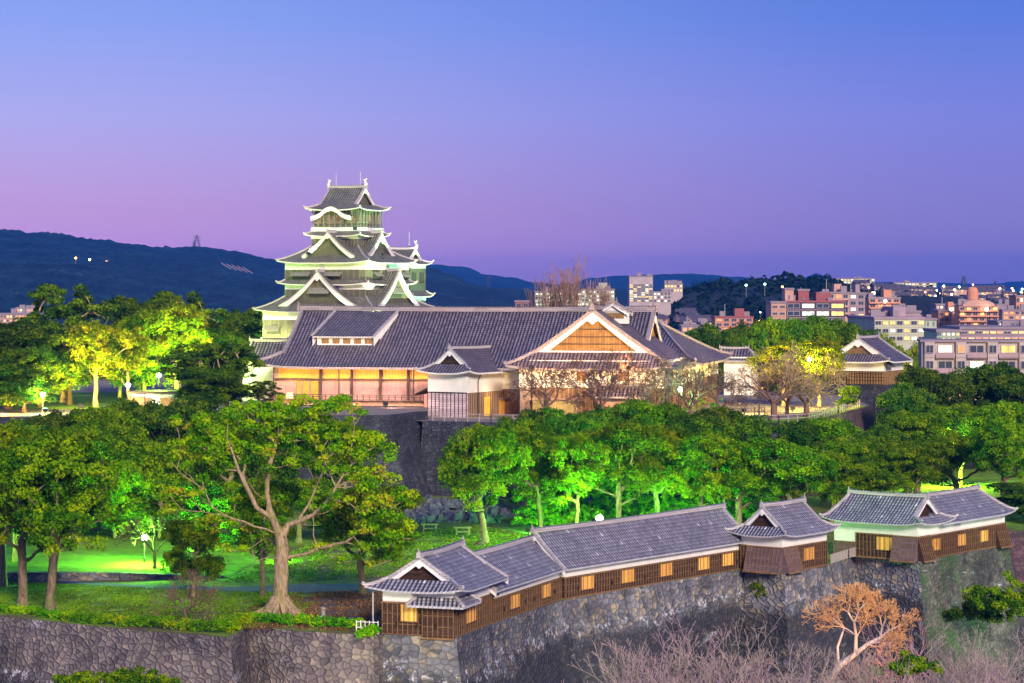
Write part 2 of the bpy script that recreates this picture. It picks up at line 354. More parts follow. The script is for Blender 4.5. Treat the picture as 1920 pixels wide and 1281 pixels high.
def ground_mat(name, stops, scale, fine=6):
    m, nt, b = mat(name); p = geo_pos(nt); f = noise(nt, p, scale, 8, .65, .4); g = noise(nt, p, scale*30, 4, .7)
    g2 = noise(nt, p, scale*7, 5, .7); t = math_(nt, 'ADD', math_(nt, 'ADD', math_(nt, 'MULTIPLY', f, .45), math_(nt, 'MULTIPLY', g2, .30)), math_(nt, 'MULTIPLY', g, .25))
    L(nt, rampn(nt, t, stops), b.inputs['Base Color']); bump(nt, b, g, .6, .15); b.inputs['Roughness'].default_value = .95; return m
M['lawn'] = ground_mat('lawn_and_bare_earth', [(.42, (.10, .06, .055)), (.47, (.15, .11, .05)), (.51, (.13, .20, .025)), (.60, (.20, .36, .02))], .09)
M['grass'] = ground_mat('mown_grass', [(.38, (.12, .085, .04)), (.46, (.11, .20, .016)), (.54, (.18, .34, .02)), (.64, (.28, .44, .03))], .22)
M['earth'] = ground_mat('brown_earth', [(.35, (.085, .055, .06)), (.65, (.16, .115, .105))], .3)
M['path'] = ground_mat('worn_asphalt', [(.35, (.075, .10, .14)), (.65, (.13, .165, .22))], .3)
M['pave'] = ground_mat('palace_forecourt_gravel', [(.35, (.20, .16, .14)), (.65, (.34, .28, .24))], .4)
M['low'] = ground_mat('valley_floor', [(.35, (.02, .035, .02)), (.65, (.05, .06, .04))], .05)
M['mountain'] = ground_mat('wooded_mountain', [(.40, (.000, .004, .008)), (.48, (.002, .016, .024)), (.55, (.006, .034, .05)), (.66, (.06, .09, .10))], .012)  # forest green turned blue: evening haze put into the colour
M['hillwood'] = ground_mat('wooded_hill', [(.35, (.006, .012, .02)), (.6, (.02, .03, .045))], .03)
HAZE = True
M['eave'] = m_boards('eave_tile_ends', (.78, .76, .73), .34, True, .35, .3)
M['eave_n'] = m_boards('eave_tile_ends_grey', (.46, .45, .50), .40, True, .18, .5)
M['eave_p'] = m_boards('palace_eave_tile_ends', (.34, .30, .32), .5, True, .2, .5)

# ------------------------------------------------------------------ roofs
def roof(parent, fr, u0, u1, v0, v1, ze, zr, axis='v', ends=('irimoya', 'gable'), gi=1.6, tile='tile_near', cur=.22, flare=.35,
         bb=.55, rs=1.0, th=.24, soffit='trim', eave='eave_n', gmat='board_dark', ridge='ridge', finials=True, name='roof', side=(1, 1), pend=True, winf=None, ny=14, gwall=.5):
    if axis == 'v': hw, Ln, c = (u1-u0)/2, v1-v0, (u0+u1)/2; P = lambda x, y, z: fr.p(c+x, v0+y, z)
    else: hw, Ln, c = (v1-v0)/2, u1-u0, (v0+v1)/2; P = lambda x, y, z: fr.p(u0+y, c+x, z)
    zt = lambda t: zr-(zr-ze)*((1+cur)*t-cur*t*t)
    tg = {'irimoya': max(.05, 1-gi/hw), 'gable': 1, 'none': 1, 'hip': 0}
    def yend(t, kind):
        if kind in ('gable', 'none'): return 0
        g = tg[kind]
        return gi if t <= g else gi*(1-(t-g)/(1-g))
    def ya(t): return yend(t, ends[0])
    def yb(t): return Ln-yend(t, ends[1])
    def fl(t, x, y):
        if t < .5: return 0
        d = min(y if ends[0] in ('irimoya', 'hip') else 99, Ln-y if ends[1] in ('irimoya', 'hip') else 99); d = max(d, 0)
        dx = hw-abs(x)
        e = max(d, dx) if (ends[0] in ('irimoya', 'hip') or ends[1] in ('irimoya', 'hip')) else 99
        return flare*((t-.5)*2)**2*max(0, 1-e/(.45*hw+1.5))**2
    def S(t, x, y): return P(x, y, zt(t)+fl(t, x, y))
    mb = MB(); NT = 9
    slope = math.hypot(hw, zr-ze)
    dz = Vector((0, 0, -th))
    for sg in (-1, 1):
        if not side[0 if sg < 0 else 1]: continue
        G_, U_ = [], []
        for i in range(NT+1):
            t = i/NT
            row = [(ya(t)+(yb(t)-ya(t))*j/ny) for j in range(ny+1)]
            G_.append([S(t, sg*t*hw, y) for y in row]); U_.append([(y, t*slope) for y in row])
        mb.grid(G_, U_, 0); mb.grid([[p+dz for p in r] for r in G_], U_, 1)
        for j in range(ny):
            a, b_ = G_[-1][j], G_[-1][j+1]; mb.face([a, b_, b_+dz, a+dz], m=2)
        for k, e in ((0, ends[0]), (-1, ends[1])):
            for i in range(NT):
                a, b_ = G_[i][k], G_[i+1][k]
                if e in ('gable',) or e == 'irimoya' and (i+1)/NT <= tg['irimoya']+.1: mb.face([a, b_, b_+dz, a+dz], m=2)
    for k in (0, 1):
        e = ends[k]
        if e not in ('irimoya', 'hip'): continue
        g = tg[e]; G_, U_ = [], []; nr = 6
        for i in range(nr+1):
            t = g+(1-g)*i/nr; y = ya(t) if k == 0 else yb(t)
            row = [-t*hw+2*t*hw*j/ny for j in range(ny+1)]
            G_.append([S(t, x, y) for x in row]); U_.append([(x, (t-g)*slope) for x in row])
        mb.grid(G_, U_, 0); mb.grid([[p+dz for p in r] for r in G_], U_, 1)
        for j in range(ny):
            a, b_ = G_[-1][j], G_[-1][j+1]; mb.face([a, b_, b_+dz, a+dz], m=2)
    rf = mb.build(name, [M[tile], M[soffit], M[eave]], parent)
    up = Vector((0, 0, 1))
    # ridge, hip ridges, descending verge ridges
    ra, rb = ya(0), yb(0); h = .5*rs
    mr = MB(); n = 8
    pts = [P(0, ra+(rb-ra)*i/n, zr+h/2-.04+.16*rs*(2*i/n-1)**2) for i in range(n+1)]
    mr.poly(pts, .42*rs, h, 0); mr.poly([p+Vector((0, 0, h/2+.05)) for p in pts], .26*rs, .14*rs, 1); mr.build('ridge', [M[ridge], M[tile]], rf)
    for k in (0, 1):
        e = ends[k]; yy = ya if k == 0 else yb
        if e == 'none': continue
        if e in ('irimoya', 'hip'):
            g = tg[e]
            for sg in (-1, 1):
                m_ = MB(); q = [S(g+(1-g)*i/6, sg*(g+(1-g)*i/6)*hw, yy(g+(1-g)*i/6))+Vector((0, 0, .14*rs)) for i in range(7)]
                m_.poly(q, .32*rs, .34*rs, 0); m_.beam(q[-1], q[-1]+(q[-1]-q[-2]).normalized()*.3*rs+up*.28*rs, .3*rs, .36*rs, 0)
                m_.build('hip_ridge', M[ridge], rf)
        if e in ('irimoya', 'gable'):
            g = tg[e]; yg = yy(0); dn = 1 if k == 0 else -1
            for sg in (-1, 1):
                if not side[0 if sg < 0 else 1]: continue
                m_ = MB(); nn = 7
                q = [P(sg*g*i/nn*hw, yg+dn*.25*rs, zt(g*i/nn)+.12*rs) for i in range(nn+1)]
                m_.poly(q, .36*rs, .26*rs, 0); m_.build('verge_ridge', M[ridge], rf)
                m_ = MB()
                for i in range(nn):
                    t0, t1 = g*i/nn*.985, g*(i+1)/nn*.985; d0, d1 = bb*(.8+.5*i/nn), bb*(.8+.5*(i+1)/nn)
                    A = [P(sg*t0*hw, yg+dn*.04, zt(t0)-.08), P(sg*t1*hw, yg+dn*.04, zt(t1)-.08), P(sg*t1*hw, yg+dn*.04, zt(t1)-.08-d1), P(sg*t0*hw, yg+dn*.04, zt(t0)-.08-d0)]
                    B = [P(sg*t0*hw, yg+dn*.22, zt(t0)-.08), P(sg*t1*hw, yg+dn*.22, zt(t1)-.08), P(sg*t1*hw, yg+dn*.22, zt(t1)-.08-d1), P(sg*t0*hw, yg+dn*.22, zt(t0)-.08-d0)]
                    m_.hexa(A, B, 0)
                m_.build('barge_board', M['trim'], rf)
            # gable wall
            gw = MB(); yw = yg+dn*gwall; nn = 10; zb = zt(g)-.1
            L_ = [(-g*hw+2*g*hw*j/nn) for j in range(nn+1)]
            for j in range(nn):
                x0, x1 = L_[j], L_[j+1]; z0, z1 = zt(abs(x0)/hw)-.1, zt(abs(x1)/hw)-.1
                gw.face([P(x0, yw, zb), P(x1, yw, zb), P(x1, yw, z1), P(x0, yw, z0)], [(x0, zb), (x1, zb), (x1, z1), (x0, z0)])
            gw.build('gable_wall', M[gmat], rf)
            if pend:
                pn = MB(); z0 = zt(0)-bb*1.0
                def disc(x, z, r, y0, y1):
                    a = [P(x+r*math.cos(6.2832*i/10), yg+dn*y0, z+r*math.sin(6.2832*i/10)) for i in range(10)]
                    b_ = [P(x+r*math.cos(6.2832*i/10), yg+dn*y1, z+r*math.sin(6.2832*i/10)) for i in range(10)]
                    pn.hexa(a, b_, 0)
                disc(0, z0-.15*bb, .42*bb, -.10, .03); disc(-.42*bb, z0-.45*bb, .34*bb, -.08, .03); disc(.42*bb, z0-.45*bb, .34*bb, -.08, .03); disc(0, z0-.75*bb, .36*bb, -.09, .03)
                disc(0, z0-.1*bb, .13*bb, -.16, -.1)
                pn.build('gable_pendant', M['trim'], rf)
        if finials and e != 'none':
            m_ = MB(); y = yy(0); c0 = P(0, y, zr); dn = (P(0, 1, 0)-P(0, 0, 0))*(1 if k == 0 else -1)
            s_ = rs
            m_.beam(c0-dn*.18*s_+up*.0, c0-dn*.18*s_+up*.75*s_, .62*s_, .22*s_, 0, up=dn, w1=.4*s_); m_.beam(c0-dn*.1*s_+up*.7*s_, c0-dn*.32*s_+up*1.15*s_, .2*s_, .14*s_, 0, up=dn, w1=.05*s_)
            m_.build('ridge_end_tile', M[ridge], rf)
    return rf

def pent(parent, fr, hi, ho, zt_, ze, tile='tile_keep', flare=.5, th=.18, cu=0, cv=0, hv=None, eave='eave', rs=.8, name='skirt_roof'):
    """skirt roof all round a square tower tier"""
    mb = MB(); hv_i, hv_o = (hi, ho) if hv is None else hv; n = 12; nr = 5; dz = Vector((0, 0, -th)); hips = []
    for k in range(4):
        G_, U_ = [], []
        for i in range(nr+1):
            t = i/nr; a = hi+(ho-hi)*t; b_ = hv_i+(hv_o-hv_i)*t; z = zt_-(zt_-ze)*(1.25*t-.25*t*t)
            row, ur = [], []
            for j in range(n+1):
                s = -1+2*j/n; f = flare*t*t*max(0, (abs(s)-.45)/.55)**2
                u, v = [(s*a, -b_), (a, s*b_), (-s*a, b_), (-a, -s*b_)][k]
                row.append(fr.p(cu+u, cv+v, z+f)); ur.append((s*(a if k % 2 == 0 else b_), t*math.hypot(ho-hi, zt_-ze)))
            G_.append(row); U_.append(ur)
        mb.grid(G_, U_, 0); mb.grid([[p+dz for p in r] for r in G_], U_, 1)
        for j in range(n): a, b_ = G_[-1][j], G_[-1][j+1]; mb.face([a, b_, b_+dz, a+dz], m=2)
        hips.append([r[-1]+Vector((0, 0, .1*rs)) for r in G_])
    rf = mb.build(name, [M[tile], M['trim'], M[eave]], parent)
    for q in hips:
        m_ = MB(); m_.poly(q, .26*rs, .28*rs); m_.beam(q[-1], q[-1]+(q[-1]-q[-2]).normalized()*.3*rs+Vector((0, 0, .28*rs)), .3*rs, .34*rs); m_.build('hip_ridge', M['ridge'], rf)
    return rf

def rect_box(fr, cu, cv, hu, hv, z0, z1, m=0, mb=None):
    mb = mb or MB(); mb.box(fr, cu-hu, cu+hu, cv-hv, cv+hv, z0, z1, m); return mb

def fish(parent, c, d, s=1.0):
    """roof-ridge fish ornament: curled body with raised tail"""
    m_ = MB(); up = Vector((0, 0, 1)); pts = [c+d*.1*s, c+d*.25*s+up*.35*s, c+d*.2*s+up*.75*s, c-d*.1*s+up*1.15*s, c-d*.35*s+up*1.45*s]
    wd = [.5, .46, .34, .22, .12]
    for i in range(4): m_.beam(pts[i], pts[i+1], wd[i]*s, wd[i]*s, 0, up=d, w1=wd[i+1]*s, h1=wd[i+1]*s)
    m_.beam(pts[3], pts[3]+d*.45*s+up*.35*s, .12*s, .3*s, 0, up=d, w1=.4*s, h1=.08*s); m_.beam(pts[1], pts[1]+d*.4*s+up*.1*s, .3*s, .12*s, 0, up=d)
    return m_.build('fish_finial', M['trim'], parent)

# ------------------------------------------------------------------ the keep
KX, KY, KYAW = -28.6, 435.3, 25
fk = Fr(KX, KY, KYAW)
keep = thing('castle_keep', 'tall floodlit black and white castle keep with five tiers of curved roofs and gables', 'castle keep', (KX, KY, 11.5))
mb = MB()
for i in range(6):     # battered stone base
    z0, z1 = 11.5+i*1.3, 11.5+(i+1)*1.3; a, b_ = 12.6-1.9*(i/6)**.7, 12.6-1.9*((i+1)/6)**.7
    mb.hexa([fk.p(-a, -a, z0), fk.p(a, -a, z0), fk.p(a, a, z0), fk.p(-a, a, z0)], [fk.p(-b_, -b_, z1), fk.p(b_, -b_, z1), fk.p(b_, b_, z1), fk.p(-b_, b_, z1)])
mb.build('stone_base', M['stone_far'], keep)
def tier(h, z0, zb, z1, hv=None):
    """black cladding from z0 to zb, plaster band zb..z1"""
    hv = hv or h
    w_ = rect_box(fk, 0, 0, h, hv, z0, zb).build('wall', M['keep_board'], keep)
    rect_box(fk, 0, 0, h+.05, hv+.05, zb-.02, z1).build('plaster_band', M['trim'], keep)
    m_ = MB()
    for k in range(15):
        s = -h+2*h*k/14
        m_.box(fk, s-.05, s+.05, -hv-.07, -hv+.02, z0, zb-.03); m_.box(fk, h-.02, h+.07, s-.05, s+.05, z0, zb-.03)
    m_.build('batten', M['flap'], w_)
    return w_
def keep_window(face, c, h, z0, z1, wd, wall, flap=True):
    m_ = MB(); f2 = MB()
    if face == 'f':
        m_.box(fk, c-wd/2, c+wd/2, -h-.12, -h+.05, z0, z1); q = lambda s, o, z: fk.p(c+s, -h-o, z)
    else:
        m_.box(fk, h-.05, h+.12, c-wd/2, c+wd/2, z0, z1); q = lambda s, o, z: fk.p(h+o, c+s, z)
    wn2 = m_.build('window', M['keep_window'], wall)
    if flap:
        a = wd/2+.15; t_ = Vector((0, 0, .09))
        b_ = [q(-a, .1, z1+.25), q(a, .1, z1+.25), q(a, .95, z0+.55), q(-a, .95, z0+.55)]
        f2.hexa(b_, [p+t_ for p in b_]); f2.build('window_flap', M['flap'], wall)
    else:
        for k in range(5):
            s = -wd/2+wd*k/4
            if face == 'f': f2.box(fk, c+s-.06, c+s+.06, -h-.2, -h-.1, z0-.1, z1+.1)
            else: f2.box(fk, h+.1, h+.2, c+s-.06, c+s+.06, z0-.1, z1+.1)
        f2.build('window_frame', M['flap'], wall)
pent(keep, fk, 10.75, 11.6, 20.9, 20.2, flare=.25)
W1 = tier(10.6, 19.0, 24.1, 25.9)
for c in (-8.5, -2, 4): keep_window('f', c, 10.6, 21.6, 22.8, 2.6, W1)
pent(keep, fk, 7.9, 11.8, 28.1, 25.5, flare=.45)
W2 = tier(7.85, 27.0, 29.3, 30.3)
pent(keep, fk, 7.9, 8.9, 30.95, 30.15, flare=.35)
W3 = tier(7.85, 30.6, 32.7, 34.1)
for c in (-4.6, 1.5): keep_window('f', c, 7.85, 31.0, 31.9, 3.4, W3)
for c in (-4.2, 5.4): keep_window('r', c, 7.85, 31.0, 31.9, 2.3, W3)
pent(keep, fk, 4.6, 8.95, 36.7, 33.85, flare=.45)
W4 = tier(4.5, 35.5, 38.0, 38.6)
pent(keep, fk, 4.5, 5.45, 39.35, 38.5, flare=.35)
rect_box(fk, 0, 0, 4.62, 4.62, 39.3, 39.95).build('plaster_band', M['trim'], keep)
# top storey with open verandah windows
W5 = rect_box(fk, 0, 0, 4.2, 4.2, 39.9, 43.0).build('wall', M['keep_board'], keep)
m_ = MB()
for k in range(9):
    s = -4.4+8.8*k/8
    m_.box(fk, s-.1, s+.1, -4.5, -4.3, 39.9, 42.9); m_.box(fk, 4.3, 4.5, s-.1, s+.1, 39.9, 42.9)
for z in (40.1, 40.75): m_.box(fk, -4.5, 4.5, -4.52, -4.44, z, z+.12); m_.box(fk, 4.44, 4.52, -4.5, 4.5, z, z+.12)
m_.build('gallery_railing', M['flap'], keep)
M['glass_amber'] = m_emit('lit_gallery_window', (.9, .55, .25), .45, .7, 1.2)
for (face, c, wd) in (('f', -3.4, 1.1), ('f', 0, 3.2), ('f', 3.1, 1.6), ('r', -2.6, 2), ('r', .3, 2.2), ('r', 3, 1.6)):
    m_ = MB()
    if face == 'f': m_.box(fk, c-wd/2, c+wd/2, -4.27, -4.15, 40.6, 42.1)
    else: m_.box(fk, 4.15, 4.27, c-wd/2, c+wd/2, 40.6, 42.1)
    m_.build('gallery_window', M['glass_amber'], W5)
tr = roof(keep, fk, -5.4, 5.4, -5.4, 5.4, 43.0, 46.9, axis='u', ends=('irimoya', 'irimoya'), gi=1.75, tile='tile_keep', cur=.42, flare=.38, bb=.5, rs=.75, th=.18, soffit='trim', eave='eave', gmat='keep_board', ridge='ridge', gwall=.7)
fish(tr, fk.p(-3.5, 0, 47.2), fk.e1*-1, .8); fish(tr, fk.p(3.5, 0, 47.2), fk.e1, .8)
m_ = MB(); m_.beam(fk.p(-2.2, 0, 47.2), fk.p(-2.2, 0, 49.4), .09, .09); m_.build('lightning_rod', M['metal_g'], tr)
m_ = MB(); m_.beam(fk.p(2.6, 0, 47.2), fk.p(2.6, 0, 49.6), .09, .09); m_.build('lightning_rod', M['metal_g'], tr)
# curved (undulating) gable over the gallery
kp = MB(); prof = [(-3.9, 0), (-3.0, .15), (-2.1, .55), (-1.2, 1.25), (-.5, 1.55), (0, 1.62), (.5, 1.55), (1.2, 1.25), (2.1, .55), (3.0, .15), (3.9, 0)]
for (x0, z0), (x1, z1) in zip(prof, prof[1:]):
    zb = 41.55; a = [fk.p(x0-.3, -5.5, zb+z0), fk.p(x1-.3, -5.5, zb+z1), fk.p(x1-.3, -4.3, zb+z1+.2), fk.p(x0-.3, -4.3, zb+z0+.2)]
    kp.face([p+Vector((0, 0, .35)) for p in a], m=0); kp.face(a, m=1); kp.face([a[0], a[1], a[1]+Vector((0, 0, .35)), a[0]+Vector((0, 0, .35))], m=1)
    c_ = [fk.p(x0-.3, -5.45, zb+z0-.4), fk.p(x1-.3, -5.45, zb+z1-.4), fk.p(x1-.3, -5.45, zb+z1+.02), fk.p(x0-.3, -5.45, zb+z0+.02)]
    kp.hexa(c_, [p+fk.e2*.16 for p in c_], 1)
kp.build('curved_gable', [M['tile_keep'], M['trim']], keep)
# large dormer gables
def dormer(face, c, off, half, za, zf, depth, big=True):
    f2 = Fr(*(fk.p(c, -off, 0) if face == 'f' else fk.p(off, c, 0)).xy, KYAW if face == 'f' else KYAW-90)
    r_ = roof(keep, f2, -half, half, 0, depth, zf, za, axis='v', ends=('gable', 'none'), tile='tile_keep', cur=.42, flare=0, bb=.70 if big else .52, rs=.75, eave='eave', gmat='keep_board', ridge='ridge', gwall=.9, name='dormer_roof')
    if big:
        m_ = MB(); m_.box(f2, -1.9, 1.9, .72, .95, zf+1.5, zf+2.5); m_.build('window', M['keep_window'], r_)
        m_ = MB(); a = [f2.p(-2.1, .75, zf+3.1), f2.p(2.1, .75, zf+3.1), f2.p(2.1, .15, zf+2.15), f2.p(-2.1, .15, zf+2.15)]; m_.hexa(a, [p+Vector((0, 0, .1)) for p in a]); m_.build('window_flap', M['flap'], r_)
dormer('f', -.2, 10.3, 7.6, 32.2, 26.4, 6)
dormer('r', .1, 10.3, 7.5, 32.4, 26.4, 6)
dormer('f', .3, 7.6, 5.1, 39.0, 35.0, 4, False)
dormer('r', 0, 6.9, 4.9, 39.0, 35.0, 4, False)

# small keep joined behind
fs = Fr(-19.4, 447, KYAW); small = thing('small_keep', 'smaller castle tower with white trimmed roof tucked behind the right of the tall keep', 'castle tower', (-19.4, 447, 11.5))
def sb(h0, h1, z0, z1, mt, nm): MBx = MB(); MBx.box(fs, -h0, h0, -h1, h1, z0, z1); return MBx.build(nm, M[mt], small)
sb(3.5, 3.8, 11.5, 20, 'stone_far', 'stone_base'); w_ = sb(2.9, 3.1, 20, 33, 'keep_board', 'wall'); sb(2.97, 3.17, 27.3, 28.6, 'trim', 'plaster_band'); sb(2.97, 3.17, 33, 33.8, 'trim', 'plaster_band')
pent(small, fs, 3.0, 4.0, 28.9, 28.0, hv=(3.2, 4.2), flare=.35); pent(small, fs, 3.0, 4.6, 26.4, 24.6, hv=(3.2, 4.8), flare=.35)
for c in (-1.5, 1.5):
    m_ = MB(); m_.box(fs, 2.9, 3.02, c-.8, c+.8, 30.4, 32.2); m_.build('window', M['keep_window'], w_)
sr = roof(small, fs, -3.9, 3.9, -3.9, 3.9, 33.7, 36.4, th=.18, axis='u', ends=('irimoya', 'irimoya'), gi=1.3, tile='tile_keep', cur=.4, flare=.45, bb=.5, rs=.7, eave='eave', gmat='keep_board', ridge='trim')
fish(sr, fs.p(2.5, 0, 36.7), fs.e1, .8)
m_ = MB(); m_.beam(fs.p(1.2, 0, 37), fs.p(1.2, 0, 39.6), .08, .08); m_.build('lightning_rod', M['metal_g'], sr)

# ------------------------------------------------------------------ the palace
Q = (-6.73, 372.0); fp = Fr(Q[0], Q[1], 13)
pal = thing('palace_hall', 'long low palace hall with vast grey tiled roof, plank walls and lit entrance', 'palace', (5, 390, 10.4))
ZB = 10.4
# main hall roof: front slope v3..16, ridge at v16
roof(pal, fp, -36.0, 28.2, 8, 34, 17.45, 25.9, axis='u', ends=('irimoya', 'irimoya'), gi=3.4, tile='tile_palace', ridge='ridge_p', cur=.16, flare=.6, bb=.9, rs=1.3, th=.35, soffit='timber', eave='eave_p', gmat='lattice', gwall=.8)
def pbox(u0, u1, v0, v1, z0, z1, mt, nm, parent=None, f=fp):
    m_ = MB(); m_.box(f, u0, u1, v0, v1, z0, z1); return m_.build(nm, M[mt], parent or pal)
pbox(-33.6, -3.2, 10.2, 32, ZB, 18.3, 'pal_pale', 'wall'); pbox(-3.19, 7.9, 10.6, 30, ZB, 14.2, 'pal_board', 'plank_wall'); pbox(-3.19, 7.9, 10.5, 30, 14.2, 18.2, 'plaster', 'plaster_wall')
M['ranma'] = m_boards('lit_transom_paper', (.95, .50, .10), .5, True, .6, .3)
for u0, u1 in ((-32.6, -26), (-25.4, -21), (-20.4, -16.4), (-15.8, -12), (-11.4, -7.6), (-7.0, -4.2)): pbox(u0, u1, 10.05, 10.16, 15.6, 17.3, 'ranma', 'transom')
for u in (-25.7, -20.7, -16.1, -11.7, -7.3): pbox(u-.16, u+.16, 9.6, 9.95, ZB+2, 17.5, 'timber', 'column')
for u in (-32.8, -22.3, -10.4): pbox(u-.08, u+.08, 8.15, 8.32, ZB, 17.5, 'timber', 'downpipe')
pbox(-33.2, -3.5, 9.85, 10.1, 15.25, 15.55, 'timber', 'lintel')
pbox(-29.6, -26.2, 9.98, 10.12, 12.3, 15.2, 'doorlit', 'doorway'); pbox(-28.9, -28.6, 9.9, 9.97, 12.3, 15.2, 'post', 'door_post'); pbox(-27.6, -27.3, 9.9, 9.97, 12.3, 15.2, 'post', 'door_post')
# verandah
vr = pbox(-33.5, -5.2, 4.5, 10, 12.0, 12.25, 'pal_board', 'verandah_floor')
m_ = MB()
for k in range(29): u = -33.3+k*1.0; m_.box(fp, u-.05, u+.05, 4.55, 4.67, 12.25, 13.3)
for z in (12.6, 13.0, 13.3): m_.box(fp, -33.3, -5.3, 4.55, 4.65, z, z+.09)
m_.build('railing', M['timber'], vr)
m_ = MB()
for k in range(9): u = -33+k*3.4; m_.box(fp, u-.13, u+.13, 4.7, 5, ZB, 12.0)
m_.build('support_posts', M['post'], vr)
pbox(-33, -5.6, 6.4, 6.6, ZB+.2, 11.9, 'pal_board', 'crawl_space_panel', vr)
pbox(-33.4, -5.2, 4.45, 4.7, 11.75, 11.98, 'post', 'edge_beam', vr)
ln = MB(); ln.lathe(fp.p(-29.9, 7.3, 12.25), [(0, .35), (.42, .35), (.5, .75), (.42, 1.2), (0, 1.2)], 10, 0); ln.lathe(fp.p(-29.9, 7.3, 12.25), [(.06, 0), (.06, .35)], 6, 1); ln.lathe(fp.p(-29.9, 7.3, 12.25), [(.3, 1.2), (.12, 1.32), (0, 1.32)], 8, 1)
lt = ln.build('paper_lantern', [M['bulb_warm'], M['timber']]); tag(lt, 'glowing round paper lantern on the palace verandah beside the lit doorway', 'lantern')
light('lantern_light', 'POINT', fp.p(-29.9, 6.2, 13.2), 260, (1, .5, .12), shadow_soft_size=.4)
# shallow raised dormer on main slope
dn = MB(); zf = lambda v: 17.75+(26.2-17.75)*((v-3)/13)
A0 = [fp.p(-26.4, 20.2, 25.85), fp.p(-16.2, 20.2, 25.85), fp.p(-18.1, 12.9, 22.05), fp.p(-28.0, 12.9, 22.05)]
rows = []; uvs = []
for i in range(5):
    t = i/4; a = A0[0].lerp(A0[3], t); b_ = A0[1].lerp(A0[2], t); rows.append([a.lerp(b_, j/4) for j in range(5)]); uvs.append([(10*j/4, 8.2*t) for j in range(5)])
dn.grid(rows, uvs, 0); th_ = Vector((0, 0, -.25)); dn.grid([[p+th_ for p in r] for r in rows], uvs, 1)
for j in range(4): a, b_ = rows[-1][j], rows[-1][j+1]; dn.face([a, b_, b_+th_, a+th_], m=2)
for k in (0, -1):
    for i in range(4):
        a, b_ = rows[i][k], rows[i+1][k]; dn.face([a, b_, b_-Vector((0, 0, 1.6)), a-Vector((0, 0, 1.2))], m=1)
dr = dn.build('roof_vent_dormer', [M['tile_palace'], M['trim'], M['eave_n']], pal)
pbox(-27.4, -18.5, 13.5, 14, 20.1, 21.9, 'trim', 'dormer_wall', dr)
for k in range(5): pbox(-26.7+k*1.75, -25.5+k*1.75, 13.42, 13.49, 20.9, 21.7, 'lattice', 'vent_lattice', dr)
m_ = MB(); m_.beam(fp.p(-26.5, 20, 26.0), fp.p(-28.1, 12.9, 22.2), .3, .25); m_.build('verge_ridge', M['ridge'], dr)
m_ = MB(); m_.beam(fp.p(-16.1, 20, 26.0), fp.p(-18.0, 12.9, 22.2), .3, .25); m_.build('verge_ridge', M['ridge'], dr)
# front gabled wing
wg = roof(pal, fp, 5.9, 30.7, 0, 24, 17.75, 26.3, axis='v', ends=('irimoya', 'none'), gi=3.6, tile='tile_palace', ridge='ridge_p', cur=.12, flare=.5, bb=1.0, rs=1.25, th=.35, soffit='plaster', eave='eave_p', gmat='lattice', gwall=.7, ny=22)
pbox(10.4, 26.4, 3.9, 4.2, 19.7, 20.25, 'trim', 'gable_sill', wg)
for z_, a_ in ((21.2, 5.3), (22.3, 3.7), (23.4, 2.1)): pbox(18.3-a_, 18.3+a_, 4.1, 4.26, z_, z_+.12, 'timber', 'gable_rail', wg)
wf = pbox(7.6, 29.4, 1.7, 30, 14.9, 18.9, 'plaster', 'plaster_wall')
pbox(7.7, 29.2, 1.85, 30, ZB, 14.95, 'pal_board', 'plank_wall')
for k in range(34):
    if k % 1 == 0: u = 7.9+k*.65
m_ = MB()
for k in range(34): u = 7.9+k*.65; m_.box(fp, u-.04, u+.04, 1.78, 1.88, ZB, 14.9)
m_.build('batten', M['post'], pal)
for u in (16.3, 22.5): pbox(u, u+1.5, 1.6, 1.72, 15.9, 17.3, 'lattice', 'window')
pbox(7.75, 9.2, 1.6, 1.8, ZB, 14.9, 'post', 'corner_board')
# side facing east (right)
for v in range(3, 46, 6): pbox(29.3, 29.45, v, v+.12, ZB, 17.5, 'timber', 'side_post')
pbox(29.36, 29.46, 20, 24, 15.8, 17.0, 'lattice', 'window')
# rear east block
roof(pal, fp, 6.0, 31.4, 18, 58, 17.75, 23.9, axis='u', ends=('none', 'hip'), gi=9, tile='tile_palace', ridge='ridge_p', cur=.12, flare=.6, rs=1.1, th=.35, soffit='plaster', eave='eave_p', finials=False)
pbox(8, 29.4, 30, 56.3, 15.2, 18.6, 'plaster', 'plaster_wall'); pbox(8, 29.2, 30, 56.1, ZB, 15.3, 'pal_board', 'plank_wall')
# small ventilator roof crossing the ridge of the wing
vt = roof(pal, fp, 17.4, 22.6, 10.5, 13.6, 25.9, 27.3, axis='v', ends=('gable', 'gable'), tile='tile_palace', ridge='ridge_p', cur=.1, flare=0, bb=.4, rs=.8, gmat='trim', name='ventilator_roof', pend=False)
pbox(18.0, 22.1, 11.0, 13.2, 24.2, 26.2, 'trim', 'ventilator_wall', vt); pbox(18.4, 21.7, 10.9, 11.0, 25.0, 25.8, 'lattice', 'ventilator_lattice', vt)
